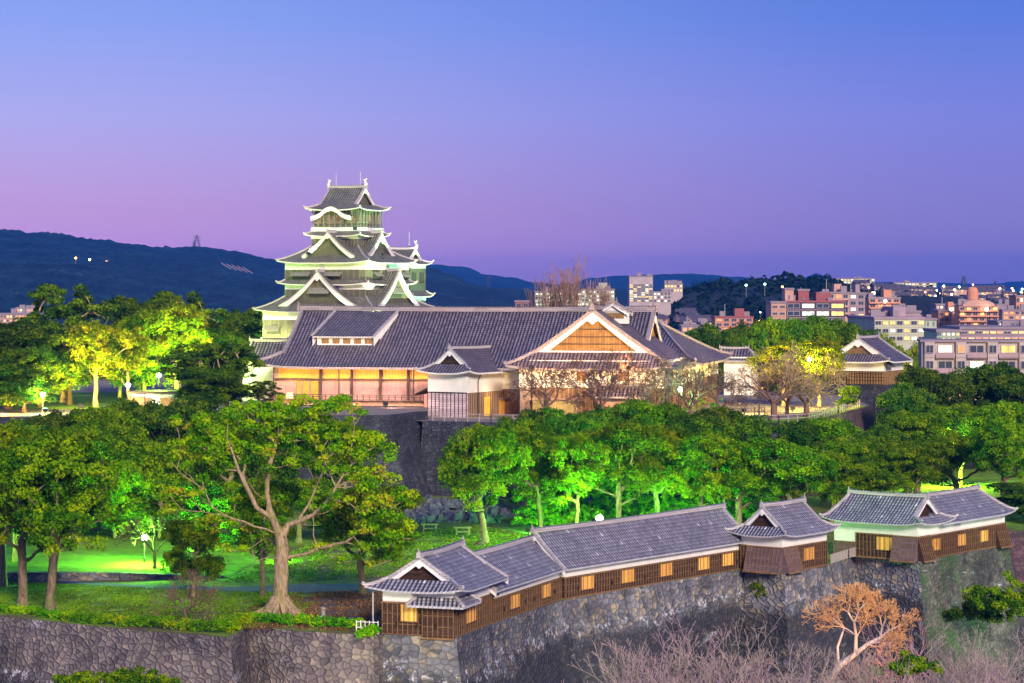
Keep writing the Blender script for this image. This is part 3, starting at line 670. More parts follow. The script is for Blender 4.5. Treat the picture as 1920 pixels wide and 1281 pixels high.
# porch with tiled roof and lit entrance in front wall
pr = roof(pal, fp, 19.3, 27.0, -.7, 2.4, 13.7, 15.2, axis='u', ends=('gable', 'gable'), tile='tile_palace', ridge='ridge_p', cur=.1, flare=0, bb=.25, rs=.6, name='porch_roof', pend=False, gmat='plaster')
pbox(19.9, 26.4, .2, 1.7, ZB, 14.0, 'pal_pale', 'porch_wall')
M['litwall'] = m_emit('lit_porch_interior', (1, .58, .16), .85, .4, 1.5)
for u0, u1 in ((9.7, 11.3), (11.7, 13.0), (13.4, 16.4)): pbox(u0, u1, 1.5, 1.66, ZB+.1, 12.9, 'litwall', 'lit_opening')
pbox(9.2, 17, .4, 1.8, 13.0, 13.35, 'post', 'canopy')
for u in (9.3, 13.2, 16.8): pbox(u-.1, u+.1, .5, .7, ZB, 13.0, 'post', 'canopy_post')

# corner tower of the palace (small gable, plaster over log cladding)
fc = Fr(Q[0], Q[1], 29)
ct = thing('palace_corner_house', 'small white plastered house with little gable and stacked log cladding joined to the palace', 'house', (fc.p(-3, 6, ZB)))
def cbox(u0, u1, v0, v1, z0, z1, mt, nm, parent=None): return pbox(u0, u1, v0, v1, z0, z1, mt, nm, parent or ct, fc)
cbox(-6.7, 0, 0, 15.5, 14.0, 17.3, 'plaster', 'plaster_wall'); cbox(-6.75, .05, -.05, 15.4, ZB, 14.0, 'pal_lower', 'lower_wall')
cbox(.055, .09, .3, 15.4, ZB, 13.98, 'pal_board', 'plank_cladding')
m_ = MB()
for k in range(11): u = -6.7+k*.67; m_.box(fc, u-.035, u+.035, -.14, -.06, ZB, 14.0)
m_.box(fc, -6.8, .1, -.16, -.05, 13.92, 14.08); m_.build('batten', M['batten_dark'], ct)
m_ = MB()
for k in range(22): v = .5+k*.68; m_.box(fc, .09, .17, v-.04, v+.04, ZB, 13.95)
m_.build('batten', M['post'], ct)
roof(ct, fc, -7.9, 1.2, -1.2, 16.5, 16.95, 20.4, axis='v', ends=('irimoya', 'none'), gi=1.9, tile='tile_palace', cur=.2, flare=.45, bb=.5, rs=.85, soffit='trim', eave='eave', gmat='board_dark')
dd = cbox(.14, .26, 5.0, 6.6, ZB, 13.2, 'doorlit', 'door'); dd = cbox(.14, .26, 9.6, 11.2, ZB, 12.6, 'ranma', 'door'); cbox(.14, .9, 9.3, 11.5, 12.7, 12.85, 'post', 'door_hood')
m_ = MB(); m_.poly([fc.p(.3, 3.6, 16.6), fc.p(.35, 3.2, 16.1), fc.p(.3, 3.0, 15.8), fc.p(.3, 3.0, ZB)], .1, .1); m_.build('downpipe', M['timber'], ct)
# stair shed left of the corner house
cbox(-8.6, -6.9, 2, 5, ZB, 13.6, 'pal_pale', 'stair_shed_wall')
m_ = MB(); a = [fc.p(-10.2, 1.5, 13.4), fc.p(-6.8, 1.5, 14.9), fc.p(-6.8, 5, 14.9), fc.p(-10.2, 5, 13.4)]; m_.hexa(a, [p+Vector((0, 0, .15)) for p in a]); m_.build('stair_shed_roof', M['timber'], ct)

# blue-roofed annex beyond the palace's right corner and at its left
fa = Fr(*at(1398, 690, 446).xy, 13); an = thing('palace_annex', 'low annex with blue tiled roof past the far right corner of the palace', 'house', fa.p(0, 3, ZB))
pbox(-4, 1.6, .8, 6, ZB, 17.2, 'plaster', 'wall', an, fa); roof(an, fa, -5, 2.6, 0, 7, 16.6, 18.6, axis='u', ends=('gable', 'hip'), gi=2.6, tile='tile_palace', rs=.7, bb=.3)
fa = Fr(*at(497, 690, 398).xy, 13); an = thing('palace_side_house', 'low tiled house half hidden behind the far left end of the palace roof', 'house', fa.p(0, 3, ZB))
pbox(-4, 3, .8, 6, ZB, 18.6, 'plaster', 'wall', an, fa); roof(an, fa, -5.2, 4.5, 0, 7, 18.2, 21.0, axis='u', ends=('irimoya', 'gable'), gi=1.6, tile='tile_palace', rs=.7, bb=.4)

# storehouse turret on the right of the terrace
p0 = on(1657, 722, 12.3); ft = Fr(p0.x, p0.y, 27)
tu = thing('turret_storehouse', 'white turret with blue tiled gabled roof and latticed lower wall beside the yellow trees', 'turret', ft.p(-8, 4, 0))
pbox(-11.0, .4, -.4, 11.4, 0, 12.3, 'stone_far', 'stone_base', tu, ft)
zwt = ZatY(679, p0.y)
pbox(-10.4, 0, 0, 11, 14.7, zwt+.4, 'plaster', 'plaster_wall', tu, ft)
lw = pbox(-10.5, .06, -.06, 11, 12.3, 14.7, 'lattice', 'lower_wall', tu, ft)
m_ = MB()
for k in range(21): u = -10.4+k*.5; m_.box(ft, u-.06, u+.06, -.16, -.07, 12.3, 14.7)
for z in (12.3, 13.0, 13.6, 14.2, 14.6): m_.box(ft, -10.5, .05, -.15, -.07, z, z+.09)
m_.build('batten', M['batten_dark'], lw)
roof(tu, ft, -11.7, 1.4, -1.4, 12.4, zwt, zwt+4.1, axis='v', ends=('irimoya', 'gable'), gi=2.4, tile='tile_palace', cur=.15, flare=.4, bb=.75, rs=.9, soffit='trim', eave='eave', gmat='pal_board')
m_ = MB(); a = [ft.p(.1, .2, 16.2), ft.p(.1, 3.2, 16.2), ft.p(1.1, 3.2, 15.4), ft.p(1.1, .2, 15.4)]; m_.hexa(a, [p+Vector((0, 0, .16)) for p in a]); m_.build('window_hood', M['tile_palace'], tu)

# ------------------------------------------------------------------ near yagura along the outer wall
def cladding(parent, fr, face, at_, a0, a1, z0, z1, mt='board_dark', step=.46, flare_out=0, rails=(.33, .66), side=1, name='cladding', bat='batten'):
    """weatherboards on one face with battens; flare_out leans the foot outwards (stone-drop bay)"""
    def q(a, o, z):
        k = 0 if z1 == z0 else (z1-z)/(z1-z0); o = o+flare_out*k
        return fr.p(a, at_-o, z) if face == 'f' else (fr.p(at_+o, a, z) if face == 'r' else fr.p(at_-o, a, z))
    def slab(mb, A0, A1, o0, o1, Z0, Z1, m=0):
        b_ = [q(A0, o0, Z0), q(A1, o0, Z0), q(A1, o1, Z0), q(A0, o1, Z0)]; t = [q(A0, o0, Z1), q(A1, o0, Z1), q(A1, o1, Z1), q(A0, o1, Z1)]
        mb.hexa(b_, t, m)
    m_ = MB()
    if flare_out:
        b_ = [q(a0, .06, z0), q(a1, .06, z0), q(a1, -.2-flare_out, z0), q(a0, -.2-flare_out, z0)]; t = [q(a0, .06, z1), q(a1, .06, z1), q(a1, -.2, z1), q(a0, -.2, z1)]
        m_.hexa(b_, t)
    else: slab(m_, a0, a1, -.1, .06, z0, z1)
    cl = m_.build(name, M[mt], parent)
    m_ = MB(); n = max(2, round(abs(a1-a0)/step))
    for k in range(n+1):
        a = a0+(a1-a0)*k/n; slab(m_, a-.033, a+.033, .062, .13, z0, z1)
    for r_ in rails: z = z0+(z1-z0)*r_; slab(m_, a0, a1, .062, .10, z, z+.05)
    slab(m_, a0-.05, a1+.05, .05, .17, z1-.02, z1+.12); slab(m_, a0-.05, a1+.05, .05, .2, z0-.08, z0+.1)
    m_.build('batten', M[bat], cl)
    return cl
def shutter(parent, fr, face, at_, a, wd, z0, z1, lit=True):
    m_ = MB()
    def bx(m, A0, A1, o0, o1, Z0, Z1, mi=0):
        if face == 'f': m.box(fr, A0, A1, at_-o1, at_-o0, Z0, Z1, mi)
        else: m.box(fr, at_+o0, at_+o1, A0, A1, Z0, Z1, mi)
    bx(m_, a-wd/2, a+wd/2, .1, .2, z0, z1, 0); o = m_.build('window_shutter', M['shutter'], parent)
    m_ = MB()
    for (A0, A1, Z0, Z1) in ((a-wd/2-.07, a-wd/2, z0-.07, z1+.07), (a+wd/2, a+wd/2+.07, z0-.07, z1+.07), (a-wd/2, a+wd/2, z0-.07, z0), (a-wd/2, a+wd/2, z1, z1+.07)): bx(m_, A0, A1, .1, .26, Z0, Z1)
    for k in range(3): c_ = a-wd/2+wd*(k+.5)/3; bx(m_, c_-.02, c_+.02, .2, .25, z0, z1)
    m_.build('shutter_frame', M['batten'], o); return o
def body(parent, fr, u0, u1, v0, v1, z0, z1): return pbox(u0, u1, v0, v1, z0, z1, 'plaster', 'plaster_wall', parent, fr)
def loops(parent, fr, face, at_, posn, z):
    for a in posn:
        m_ = MB()
        if face == 'f': m_.box(fr, a-.1, a+.1, at_-.16, at_-.05, z, z+.4)
        else: m_.box(fr, at_+.05, at_+.16, a-.1, a+.1, z, z+.4)
        m_.build('arrow_slit', M['batten_dark'], parent)

fA = Fr(-4.87, 213.7, 18.5)
yA = thing('corner_turret', 'corner turret at the near end with gabled end, tiled eave hood and brown cladding', 'turret', fA.p(-3, 4, 0))
body(yA, fA, -6.6, 0, 0, 11.2, 0, 4.3)
c1 = cladding(yA, fA, 'f', 0, -6.6, -2.85, 0, 2.7); c2 = cladding(yA, fA, 'f', -.35, -2.8, 0.02, -.15, 2.75); c3 = cladding(yA, fA, 'r', 0, 0, 9.3, 0, 2.55)
shutter(c1, fA, 'f', 0, -4.1, 1.45, 1.2, 2.6); loops(c1, fA, 'f', 0, (-5.3, -3.4), .7); loops(c2, fA, 'f', -.35, (-1.6,), .7)
shutter(c3, fA, 'r', 0, 3.6, 2.5, .85, 2.35)
cladding(yA, fA, 'r', 0, 9.35, 11.2, 0, 2.3)
roof(yA, fA, -7.9, 1.0, -1.0, 11.6, 3.85, 6.55, axis='v', ends=('irimoya', 'gable'), gi=1.55, tile='tile_near', cur=.15, flare=.35, bb=.42, rs=.75, th=.15, soffit='trim', eave='eave_n', gmat='board_dark')
hd = MB()   # tiled hood wrapping the corner
def hood(mb, fr):
    pts_i = [(-3.5, 0), (0, 0), (0, 3.3)]; pts_o = [(-4.0, -1.15), (1.15, -1.15), (1.15, 3.6)]
    for k in range(2):
        G_, U_ = [], []
        for i in range(4):
            t = i/3; a = Vector(pts_i[k]).lerp(Vector(pts_o[k]), t); b_ = Vector(pts_i[k+1]).lerp(Vector(pts_o[k+1]), t)
            row = [a.lerp(b_, j/5) for j in range(6)]
            G_.append([fr.p(q.x, q.y, 3.32-.62*t) for q in row]); ln_ = (b_-a).length; U_.append([(ln_*j/5-ln_*.5, t*1.35) for j in range(6)])
        mb.grid(G_, U_, 0); d = Vector((0, 0, -.18)); mb.grid([[p+d for p in r] for r in G_], U_, 1)
        for j in range(5): a, b_ = G_[-1][j], G_[-1][j+1]; mb.face([a, b_, b_+d, a+d], m=2)
hood(hd, fA); ho = hd.build('eave_hood', [M['tile_near'], M['trim'], M['eave_n']], yA)
m_ = MB(); m_.beam(fA.p(0, 0, 3.42), fA.p(1.2, -1.2, 2.85), .22, .25); m_.beam(fA.p(-3.4, 0, 3.4), fA.p(-4.0, -1.15, 2.8), .2, .2); m_.beam(fA.p(0, 3.3, 3.4), fA.p(1.15, 3.6, 2.8), .2, .2); m_.build('hip_ridge', M['ridge'], ho)
pbox(-7.4, -7.3, -.4, -.3, 0, 3.7, 'metal_g', 'downpipe', yA, fA)

fB = Fr(-1.72, 222.9, 20.6)
yB = thing('connecting_gallery', 'short gallery with lower roof stepping down behind the near corner turret', 'gallery', fB.p(-3, 9, 0))
body(yB, fB, -5.6, 0, 0, 18.2, 0, 3.1); cB = cladding(yB, fB, 'r', 0, -.1, 18.0, 0, 2.0)
for v in (5.2, 13.5): shutter(cB, fB, 'r', 0, v, 2.3, .7, 1.92)
loops(cB, fB, 'r', 0, (2.6, 8.0, 10.4, 16.2), .7)
roof(yB, fB, -6.3, .65, -.8, 18.0, 2.9, 5.55, axis='v', ends=('gable', 'none'), tile='tile_near', cur=.12, flare=0, bb=.35, rs=.7, th=.15, soffit='trim')

fC = Fr(5.04, 239.8, 36.9); LC = 33.0
yC = thing('long_gallery', 'long low gallery with unbroken tiled roof, white band and a row of pale shutters', 'gallery', fC.p(-3, 16, 0))
body(yC, fC, -6, 0, 0, LC, 0, 3.1); cladding(yC, fC, 'f', 0, -1.2, .1, 0, 1.95); cC = cladding(yC, fC, 'r', 0, .1, LC, 0, 1.95)
for px in (1098.5, 1163.5, 1174, 1246, 1316.5, 1361.5):
    if px == 1163.5: continue
    s = None; k = (px-960)/F_PX; q0 = fC.p(0, 0, 0); v = (k*q0.y-q0.x)/(fC.e2.x-k*fC.e2.y); shutter(cC, fC, 'r', 0, v, 2.1, .62, 1.87)
loops(cC, fC, 'r', 0, [2+2.9*k for k in range(11)], .6)
roof(yC, fC, -6.65, .65, -1.0, LC+.3, 2.9, 6.15, axis='v', ends=('gable', 'gable'), tile='tile_near', cur=.1, flare=0, bb=.4, rs=.75, th=.15, soffit='trim', ny=20)

fT = Fr(28.2, 261.7, 36.9)
yT = thing('middle_turret', 'square turret with front gable and flared foot at the far end of the long gallery', 'turret', fT.p(-2.5, 4.6, 0))
body(yT, fT, -5.0, 0, 0, 9.3, 0, 4.0); cladding(yT, fT, 'f', 0, -5.0, -4.25, 0, 2.55, 'board_dark')
cladding(yT, fT, 'f', 0, -4.2, .0, -.05, 2.5, 'board_grey', flare_out=.75, name='stone_drop_bay'); cladding(yT, fT, 'r', 0, 0, 3.0, -.05, 2.5, 'board_grey', flare_out=.75, name='stone_drop_bay')
c = cladding(yT, fT, 'r', 0, 3.05, 9.3, 0, 2.5, 'board_dark'); shutter(c, fT, 'r', 0, 5.2, 2.1, .9, 2.2)
roof(yT, fT, -6.2, .95, -1.0, 10.3, 3.75, 6.65, axis='v', ends=('irimoya', 'irimoya'), gi=1.3, tile='tile_near', cur=.2, flare=.4, bb=.42, rs=.7, th=.15, soffit='trim', gmat='board_dark')

fD = Fr(44.2, 273.0, 37)
yD = thing('far_corner_turret', 'L-shaped turret at the far right corner of the wall with two tiled roofs meeting', 'turret', fD.p(-2, 8, 0))
body(yD, fD, -10.4, 0, 0, 6.3, 0, 4.2); body(yD, fD, -5.6, -.002, 6.2, 21.3, 0, 3.6)
c = cladding(yD, fD, 'f', 0, -7.6, -3.0, 0, 2.55, 'board_dark'); shutter(c, fD, 'f', 0, -4.0, 1.9, .95, 2.35)
cladding(yD, fD, 'f', 0, -10.4, -7.65, 0, 1.5, 'board_grey')
cladding(yD, fD, 'f', 0, -2.95, 0, -.1, 2.5, 'board_grey', flare_out=.75, name='stone_drop_bay'); cladding(yD, fD, 'r', 0, 0, 2.6, -.1, 2.5, 'board_dark', flare_out=.75, name='stone_drop_bay')
c = cladding(yD, fD, 'r', 0, 2.65, 18.6, 0, 2.45, 'board_dark')
for v in (3.9, 10.0, 15.6): shutter(c, fD, 'r', 0, v, 1.9, .85, 2.1)
cladding(yD, fD, 'r', 0, 18.65, 21.3, -.1, 2.45, 'board_dark', flare_out=.8, name='stone_drop_bay')
roof(yD, fD, -11.5, .95, -1.0, 7.2, 3.9, 6.6, axis='u', ends=('hip', 'irimoya'), gi=1.35, tile='tile_near', cur=.22, flare=.4, bb=.35, rs=.7, th=.15, soffit='trim', gmat='board_dark')
roof(yD, fD, -6.6, .9, 4.2, 22.4, 3.7, 6.35, axis='v', ends=('none', 'hip'), gi=2.2, tile='tile_near', cur=.18, flare=.3, bb=.35, rs=.7, th=.15, soffit='trim')
# ------------------------------------------------------------------ ground, stone walls
def flat(name, pts, z, mt, kind='structure', sub=0):
    m_ = MB(); P_ = [(p[0], p[1], z if len(p) < 3 else p[2]) for p in pts]; m_.face(P_, [(p[0], p[1]) for p in P_]); o = m_.build(name, M[mt]); return tag(o, kind=kind)
# one sheet to the horizon (valley floor under the city)
flat('ground', [(-4400, -180), (4400, -180), (4400, 11550), (-4400, 11550)], -14, 'low')

def xy(px, py, z=0): p = on(px, py, z); return (p.x, p.y)
OW = [(-75, 236), xy(0, 1155), xy(260, 1182), xy(430, 1195), xy(466, 1174), xy(560, 1183), xy(700, 1191), (-11.1, 215.4), (-4.75, 213.4), (-1.6, 222.7), (5.2, 239.7), (14.9, 252.6), (25.1, 266.0), (24.7, 264.9), (28.35, 261.3), (34.2, 269.8), (38.0, 279.3), (44.35, 272.6), (57.6, 290.6)]
TAIL = [(60.5, 306), (100, 318)]
def stone_wall(pts, ztop, depth, a, c, mt, name, label, rows=7, zt_list=None, cap=False, seg=None):
    """battered, slightly concave stone wall; outward is to the right of the direction of travel"""
    P_ = [Vector((p[0], p[1])) for p in pts]; n = len(P_)
    nrm = []
    for i in range(n-1): d = (P_[i+1]-P_[i]).normalized(); nrm.append(Vector((d.y, -d.x)))
    mit = []
    for i in range(n):
        if i == 0: mit.append(nrm[0])
        elif i == n-1: mit.append(nrm[-1])
        else:
            m_ = nrm[i-1]+nrm[i]; k = m_.dot(nrm[i]); mit.append(m_/max(.35, k))
    acc = [0]
    for i in range(n-1): acc.append(acc[-1]+(P_[i+1]-P_[i]).length)
    mb = MB(); zt_l = zt_list or [ztop]*n
    for i in range(*(seg or (0, n-1))):
        L_ = (P_[i+1]-P_[i]).length; ns = max(1, int(L_/4)); G_, U_ = [], []
        for r in range(rows+1):
            h = depth*r/rows; off = a*h+c*h*h; A = P_[i]+mit[i]*off; B = P_[i+1]+mit[i+1]*off; row, ur = [], []
            for j in range(ns+1):
                q = A.lerp(B, j/ns); zt_ = zt_l[i]+(zt_l[i+1]-zt_l[i])*j/ns
                row.append((q.x, q.y, zt_-h)); ur.append((acc[i]+L_*j/ns+i*17.3, -h*1.03))
            G_.append(row); U_.append(ur)
        mb.grid(G_, U_)
        # coping stones
        A, B = P_[i], P_[i+1]; A2, B2 = A-mit[i]*.9, B-mit[i+1]*.9
        mb.face([(A.x, A.y, zt_l[i]), (B.x, B.y, zt_l[i+1]), (B2.x, B2.y, zt_l[i+1]+.02), (A2.x, A2.y, zt_l[i]+.02)])
    o = mb.build(name, M[mt]); return tag(o, label, 'stone wall')
OWT = OW+TAIL
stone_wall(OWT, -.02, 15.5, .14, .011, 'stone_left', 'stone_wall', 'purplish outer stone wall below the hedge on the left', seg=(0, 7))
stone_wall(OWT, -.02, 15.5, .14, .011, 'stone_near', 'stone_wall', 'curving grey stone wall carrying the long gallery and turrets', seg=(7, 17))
stone_wall(OWT, -.02, 15.5, .14, .011, 'stone_moss', 'stone_wall', 'mossy green streaked stone wall under the far right turret', seg=(17, 18))
stone_wall(OWT, -.02, 15.5, .14, .011, 'stone_brown', 'stone_wall', 'brown stone wall running off at the far right edge', seg=(18, 20))
# park plateau
flat('park_ground', [p for p in OW]+TAIL+[(150, 330), (150, 620), (-150, 620), (-150, 236)], 0, 'lawn')
# raised lawn and its little retaining wall
W0, W1_, W2_ = xy(100, 1100), xy(290, 1092), xy(330, 1086)
m_ = MB()
def gpt(i, j):   # gentle mound
    s, t = i/12, j/10; a = Vector((-72, 249)).lerp(Vector((-29, 257)), s); b_ = Vector((-84, 312)).lerp(Vector((-26, 300)), s); q = a.lerp(b_, t)
    return (q.x, q.y, .03+1.35*(1-s)**.6*(1 if t < .01 else 1)*(1-.9*max(0, t-.6)/.4)+1.2*math.sin(t*3.1)*(1-s)*.6)
m_.grid([[gpt(i, j) for i in range(13)] for j in range(11)], [[gpt(i, j)[:2] for i in range(13)] for j in range(11)])
tag(m_.build('raised_lawn', M['grass']), kind='structure')
LW = [(-73, 248.9), (-62, 250.9), (-51, 253), (-40, 255), (-29.5, 256.9)]
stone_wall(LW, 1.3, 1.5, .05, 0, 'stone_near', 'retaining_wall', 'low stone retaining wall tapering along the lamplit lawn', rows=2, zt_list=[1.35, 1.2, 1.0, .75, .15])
flat('grass_patch', [xy(0, 1140), xy(140, 1150), xy(330, 1142), xy(430, 1128), xy(560, 1108), xy(470, 1098), xy(300, 1096), xy(110, 1098), xy(0, 1092)], .035, 'grass')
flat('grass_patch', [xy(700, 1046), xy(880, 1052), xy(1010, 1030), xy(1005, 1000), xy(930, 990), xy(800, 996), xy(720, 1008)], .035, 'grass')
flat('path', [xy(60, 1086), xy(250, 1097), xy(430, 1101), xy(560, 1097), xy(720, 1094), xy(900, 1072), xy(900, 1090), xy(720, 1112), xy(560, 1113), xy(430, 1110), xy(250, 1103), xy(60, 1090)], .05, 'path')
flat('bare_earth', [xy(590, 1150), xy(700, 1178), xy(800, 1150), xy(820, 1118), xy(640, 1116), xy(560, 1122), xy(500, 1140)], .04, 'earth')
flat('right_lawn', [(62, 308), (130, 322), (130, 420), (64, 400), (48, 330)], .04, 'grass')

# inner stone walls and terrace
IW = [(-150, 352), (-90, 350), (-40, 350), (-17.2, 354.4), (-12.4, 366.0)]
IW2 = [(-12.9, 361.4), (8, 352.5), (20, 351.5), (38, 356), (42.8, 360), (59.4, 411), (59.4, 470)]
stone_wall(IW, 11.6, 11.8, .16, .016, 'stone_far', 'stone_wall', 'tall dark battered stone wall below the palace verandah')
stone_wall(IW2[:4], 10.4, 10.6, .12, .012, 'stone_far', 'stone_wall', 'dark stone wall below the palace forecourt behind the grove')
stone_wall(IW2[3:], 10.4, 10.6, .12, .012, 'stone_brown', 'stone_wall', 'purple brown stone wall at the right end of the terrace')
flat('terrace_ground', IW[:5]+[(-12.4, 376), (-12.4, 520), (-150, 520)], 11.6, 'pave')
flat('forecourt_ground', [(-14, 361.9)]+IW2[1:]+[(59.4, 520), (-14, 520)], 10.4, 'pave')
flat('verge_grass', [(32, 353.2), (42.6, 358.3), (58, 408), (55, 409), (40, 366), (30, 357)], 10.43, 'grass')
flat('far_lawn', [(-120, 372), (-60, 372), (-50, 430), (-120, 430)], 11.64, 'grass')

# rubble heap at the foot of the wall
rng = random.Random(5); m_ = MB()
for k in range(260):
    px = rng.uniform(790, 945); d = rng.random(); x = XatY(px, 322); p = Vector((x+rng.gauss(0, 1), 316+d*19, 0)); s = rng.uniform(.25, 1.0)*(1.15-.3*d); hh = max(0, 1.9*d)*rng.random()
    a = rng.random()*3; c = [Vector((math.cos(a+i*1.57+rng.uniform(-.3, .3))*s*rng.uniform(.6, 1), math.sin(a+i*1.57)*s*rng.uniform(.6, 1), 0)) for i in range(4)]
    m_.hexa([p+q+Vector((0, 0, hh)) for q in c], [p+q*.65+Vector((rng.uniform(-.1, .1), 0, hh+s*rng.uniform(.5, 1))) for q in c])
M['rubble'] = m_plain('tumbled_stone', (.12, .13, .18), .8, .5, .8)
o = m_.build('rubble', M['rubble']); tag(o, 'heap of fallen grey stones at the foot of the dark wall', 'rubble', kind='stuff')

# ------------------------------------------------------------------ fences, hedge, small park things
def rail_fence(name, label, pts, z, h=1.0, step=1.8, mt='post', rails=2, r=.13):
    m0 = thing(name, label, 'fence', (pts[0][0], pts[0][1], z)); rl_ = MB(); n_ = 0
    for (a, b_) in zip(pts, pts[1:]):
        A = Vector((a[0], a[1], z)); B = Vector((b_[0], b_[1], z)); L_ = (B-A).length; n = max(1, round(L_/step))
        for k in range(n+1):
            if n_ > 95: break
            p = A.lerp(B, k/n); mb = MB(); mb.beam(p, p+Vector((0, 0, h)), r, r); mb.build('post', M[mt], m0); n_ += 1
        for j in range(rails): zz = Vector((0, 0, h*(.9-.42*j))); rl_.beam(A+zz, B+zz, r*.6, r*.9)
    rl_.build('rail', M[mt], m0); return m0
M['fence_p'] = m_plain('weathered_rail_wood', (.36, .30, .30), .8, .2, 4)
rail_fence('rail_fence', 'brown timber rail fence along the wall top below the corner house', [(-11.4, 361.4), (-3, 358.2), (8, 353.4)], 10.4, 1.25, 1.7, 'fence_p')
rail_fence('rail_fence', 'timber rail fence curving round the right end of the terrace', [(30, 354.6), (38, 357), (42.4, 360.6), (50, 384), (56, 404)], 10.4, 1.2, 1.9, 'fence_p')
rail_fence('garden_fence', 'pale picket fence on the terrace behind the bare cherry trees', [(28.5, 372), (38, 377)], 10.4, 1.3, .6, 'post')
rail_fence('picket_fence', 'weathered white picket fence closing the gap between two turrets', [(34.4, 270.3), (37.0, 275.6), (38.6, 278.6)], 0, 1.0, .35, 'fence_p', r=.09)
rail_fence('lattice_fence', 'small white lattice fence beside the near corner turret', [(-13.4, 215.9), (-11.5, 215.3)], 0, 1.15, .4, 'trim', rails=3, r=.07)

def leaf_arrays(centers, radii, per, size, rng, squash=.75, up=.25, shell=.55, tint0=None):
    """rhombus leaves clustered on clump surfaces: returns verts (4n,3), tint (n)"""
    K = len(centers); n = K*per
    c = np.repeat(centers, per, 0); r = np.repeat(radii, per)
    d = rng.normal(size=(n, 3)); d[:, 2] += .35; d /= np.linalg.norm(d, axis=1)[:, None]
    rad = r*(shell+(1.08-shell)*rng.random(n)**.6)
    lump = 1+.16*np.sin(d[:, 0]*7+c[:, 1]*3)+.16*np.sin(d[:, 1]*8+c[:, 0]*3+d[:, 2]*5)
    p = c+d*(rad*lump)[:, None]*np.array([1, 1, squash])
    nr = d+rng.normal(size=(n, 3))*.55; nr[:, 2] += up; nr /= np.linalg.norm(nr, axis=1)[:, None]
    t = np.cross(nr, rng.normal(size=(n, 3))); t /= np.linalg.norm(t, axis=1)[:, None]+1e-9; b_ = np.cross(nr, t)
    s = size*(.6+.8*rng.random(n)); a = t*s[:, None]; b_ = b_*(s*.62)[:, None]
    v = np.stack([p-a, p-b_, p+a, p+b_], 1).reshape(-1, 3)
    base = rng.random(K) if tint0 is None else tint0
    tint = np.clip(np.repeat(base, per)*.62+rng.random(n)*.38, 0, 1)
    return v, tint
def leaf_mesh(name, v, tint, mt):
    me = bpy.data.meshes.new(name); n = len(tint)
    me.vertices.add(4*n); me.vertices.foreach_set('co', v.astype(np.float32).ravel())
    me.loops.add(4*n); me.loops.foreach_set('vertex_index', np.arange(4*n, dtype=np.int32))
    me.polygons.add(n); me.polygons.foreach_set('loop_start', np.arange(0, 4*n, 4, dtype=np.int32)); me.polygons.foreach_set('loop_total', np.full(n, 4, dtype=np.int32))
    me.materials.append(M[mt]); me.update(calc_edges=True)
    a = me.attributes.new('tint', 'FLOAT', 'FACE'); a.data.foreach_set('value', tint.astype(np.float32)); me.update(); return me
def link(name, me, parent=None, loc=None):
    o = bpy.data.objects.new(name, me); COL.objects.link(o)
    if parent is not None: o.parent = parent
    if loc is not None: o.location = loc
    return o
def hedge(label, pts, wd, h, seed, mt='hedge'):
    rng = np.random.default_rng(seed); cs = []
    for a, b_ in zip(pts, pts[1:]):
        L_ = math.dist(a, b_); n = int(L_/.32)
        for k in range(n):
            q = [a[i]+(b_[i]-a[i])*(k+.5)/n for i in (0, 1)]
            for j in range(4): cs.append((q[0]+rng.uniform(-wd, wd)/2, q[1]+rng.uniform(-wd, wd)/2, rng.uniform(.15, h-.2)+.05*math.sin(k*.9)))
    cs = np.array(cs); cs[:, 2] += pts[0][2] if len(pts[0]) > 2 else 0; o0 = cs.mean(0); o0[2] = pts[0][2] if len(pts[0]) > 2 else 0
    v, t = leaf_arrays(cs-o0, np.full(len(cs), .28), 34, .085, rng, tint0=np.clip(.4+.4*np.sin(cs[:, 0]*1.1+seed)+.25*rng.normal(size=len(cs)), 0, 1))
    return tag(link('hedge', leaf_mesh('hedge', v, t, mt), loc=tuple(o0)), label, 'hedge')
h1 = [xy(-20, 1146, 0), xy(60, 1152), xy(126, 1163)]; hedge('low sparse yellowish hedge at the left end of the wall top', h1, .9, .8, 1)
hedge('clipped green hedge with yellow tips along the bend of the wall', [xy(128, 1166), xy(260, 1176), xy(425, 1188), xy(462, 1168)], 1.3, 1.15, 2)
hedge('straight bright green hedge from the big camphor tree to the lattice fence', [xy(466, 1166), xy(560, 1173), xy(678, 1180)], 1.3, 1.05, 3)
hedge('clipped hedge glowing yellow green on the terrace by the green lamp', [(24.8, 362, 10.4), (29.5, 364.5, 10.4)], 2.2, 3.4, 4)

def lantern_stone(p):
    m_ = MB(); m_.lathe(p, [(.28, 0), (.3, .15), (.2, .3), (.17, .75), (.26, .9), (.22, 1.0), (0, 1.06)], 8); return m_
o = lantern_stone(on(606, 1160, 0)).build('stone_marker', M['fence_p']); tag(o, 'small upright grey stone marker behind the straight hedge', 'stone marker')
for i, (px, py, lb) in enumerate(((806, 998, 'pale timber barrier frame standing left of the rubble'), (868, 1004, 'pale timber barrier frame in front of the rubble stones'))):
    p = on(px, py, 0); t = thing('timber_barrier', lb, 'barrier', p, 'timber barriers before the rubble')
    for s in (-.75, .75): mb = MB(); mb.beam(p+Vector((s, 0, 0)), p+Vector((s, 0, 1.0)), .16, .16); mb.build('leg', M['post'], t)
    mb = MB(); mb.beam(p+Vector((-1.05, 0, .95)), p+Vector((1.05, 0, .95)), .14, .18); mb.beam(p+Vector((-.75, 0, .45)), p+Vector((.75, 0, .45)), .1, .12); mb.build('crossbar', M['post'], t)
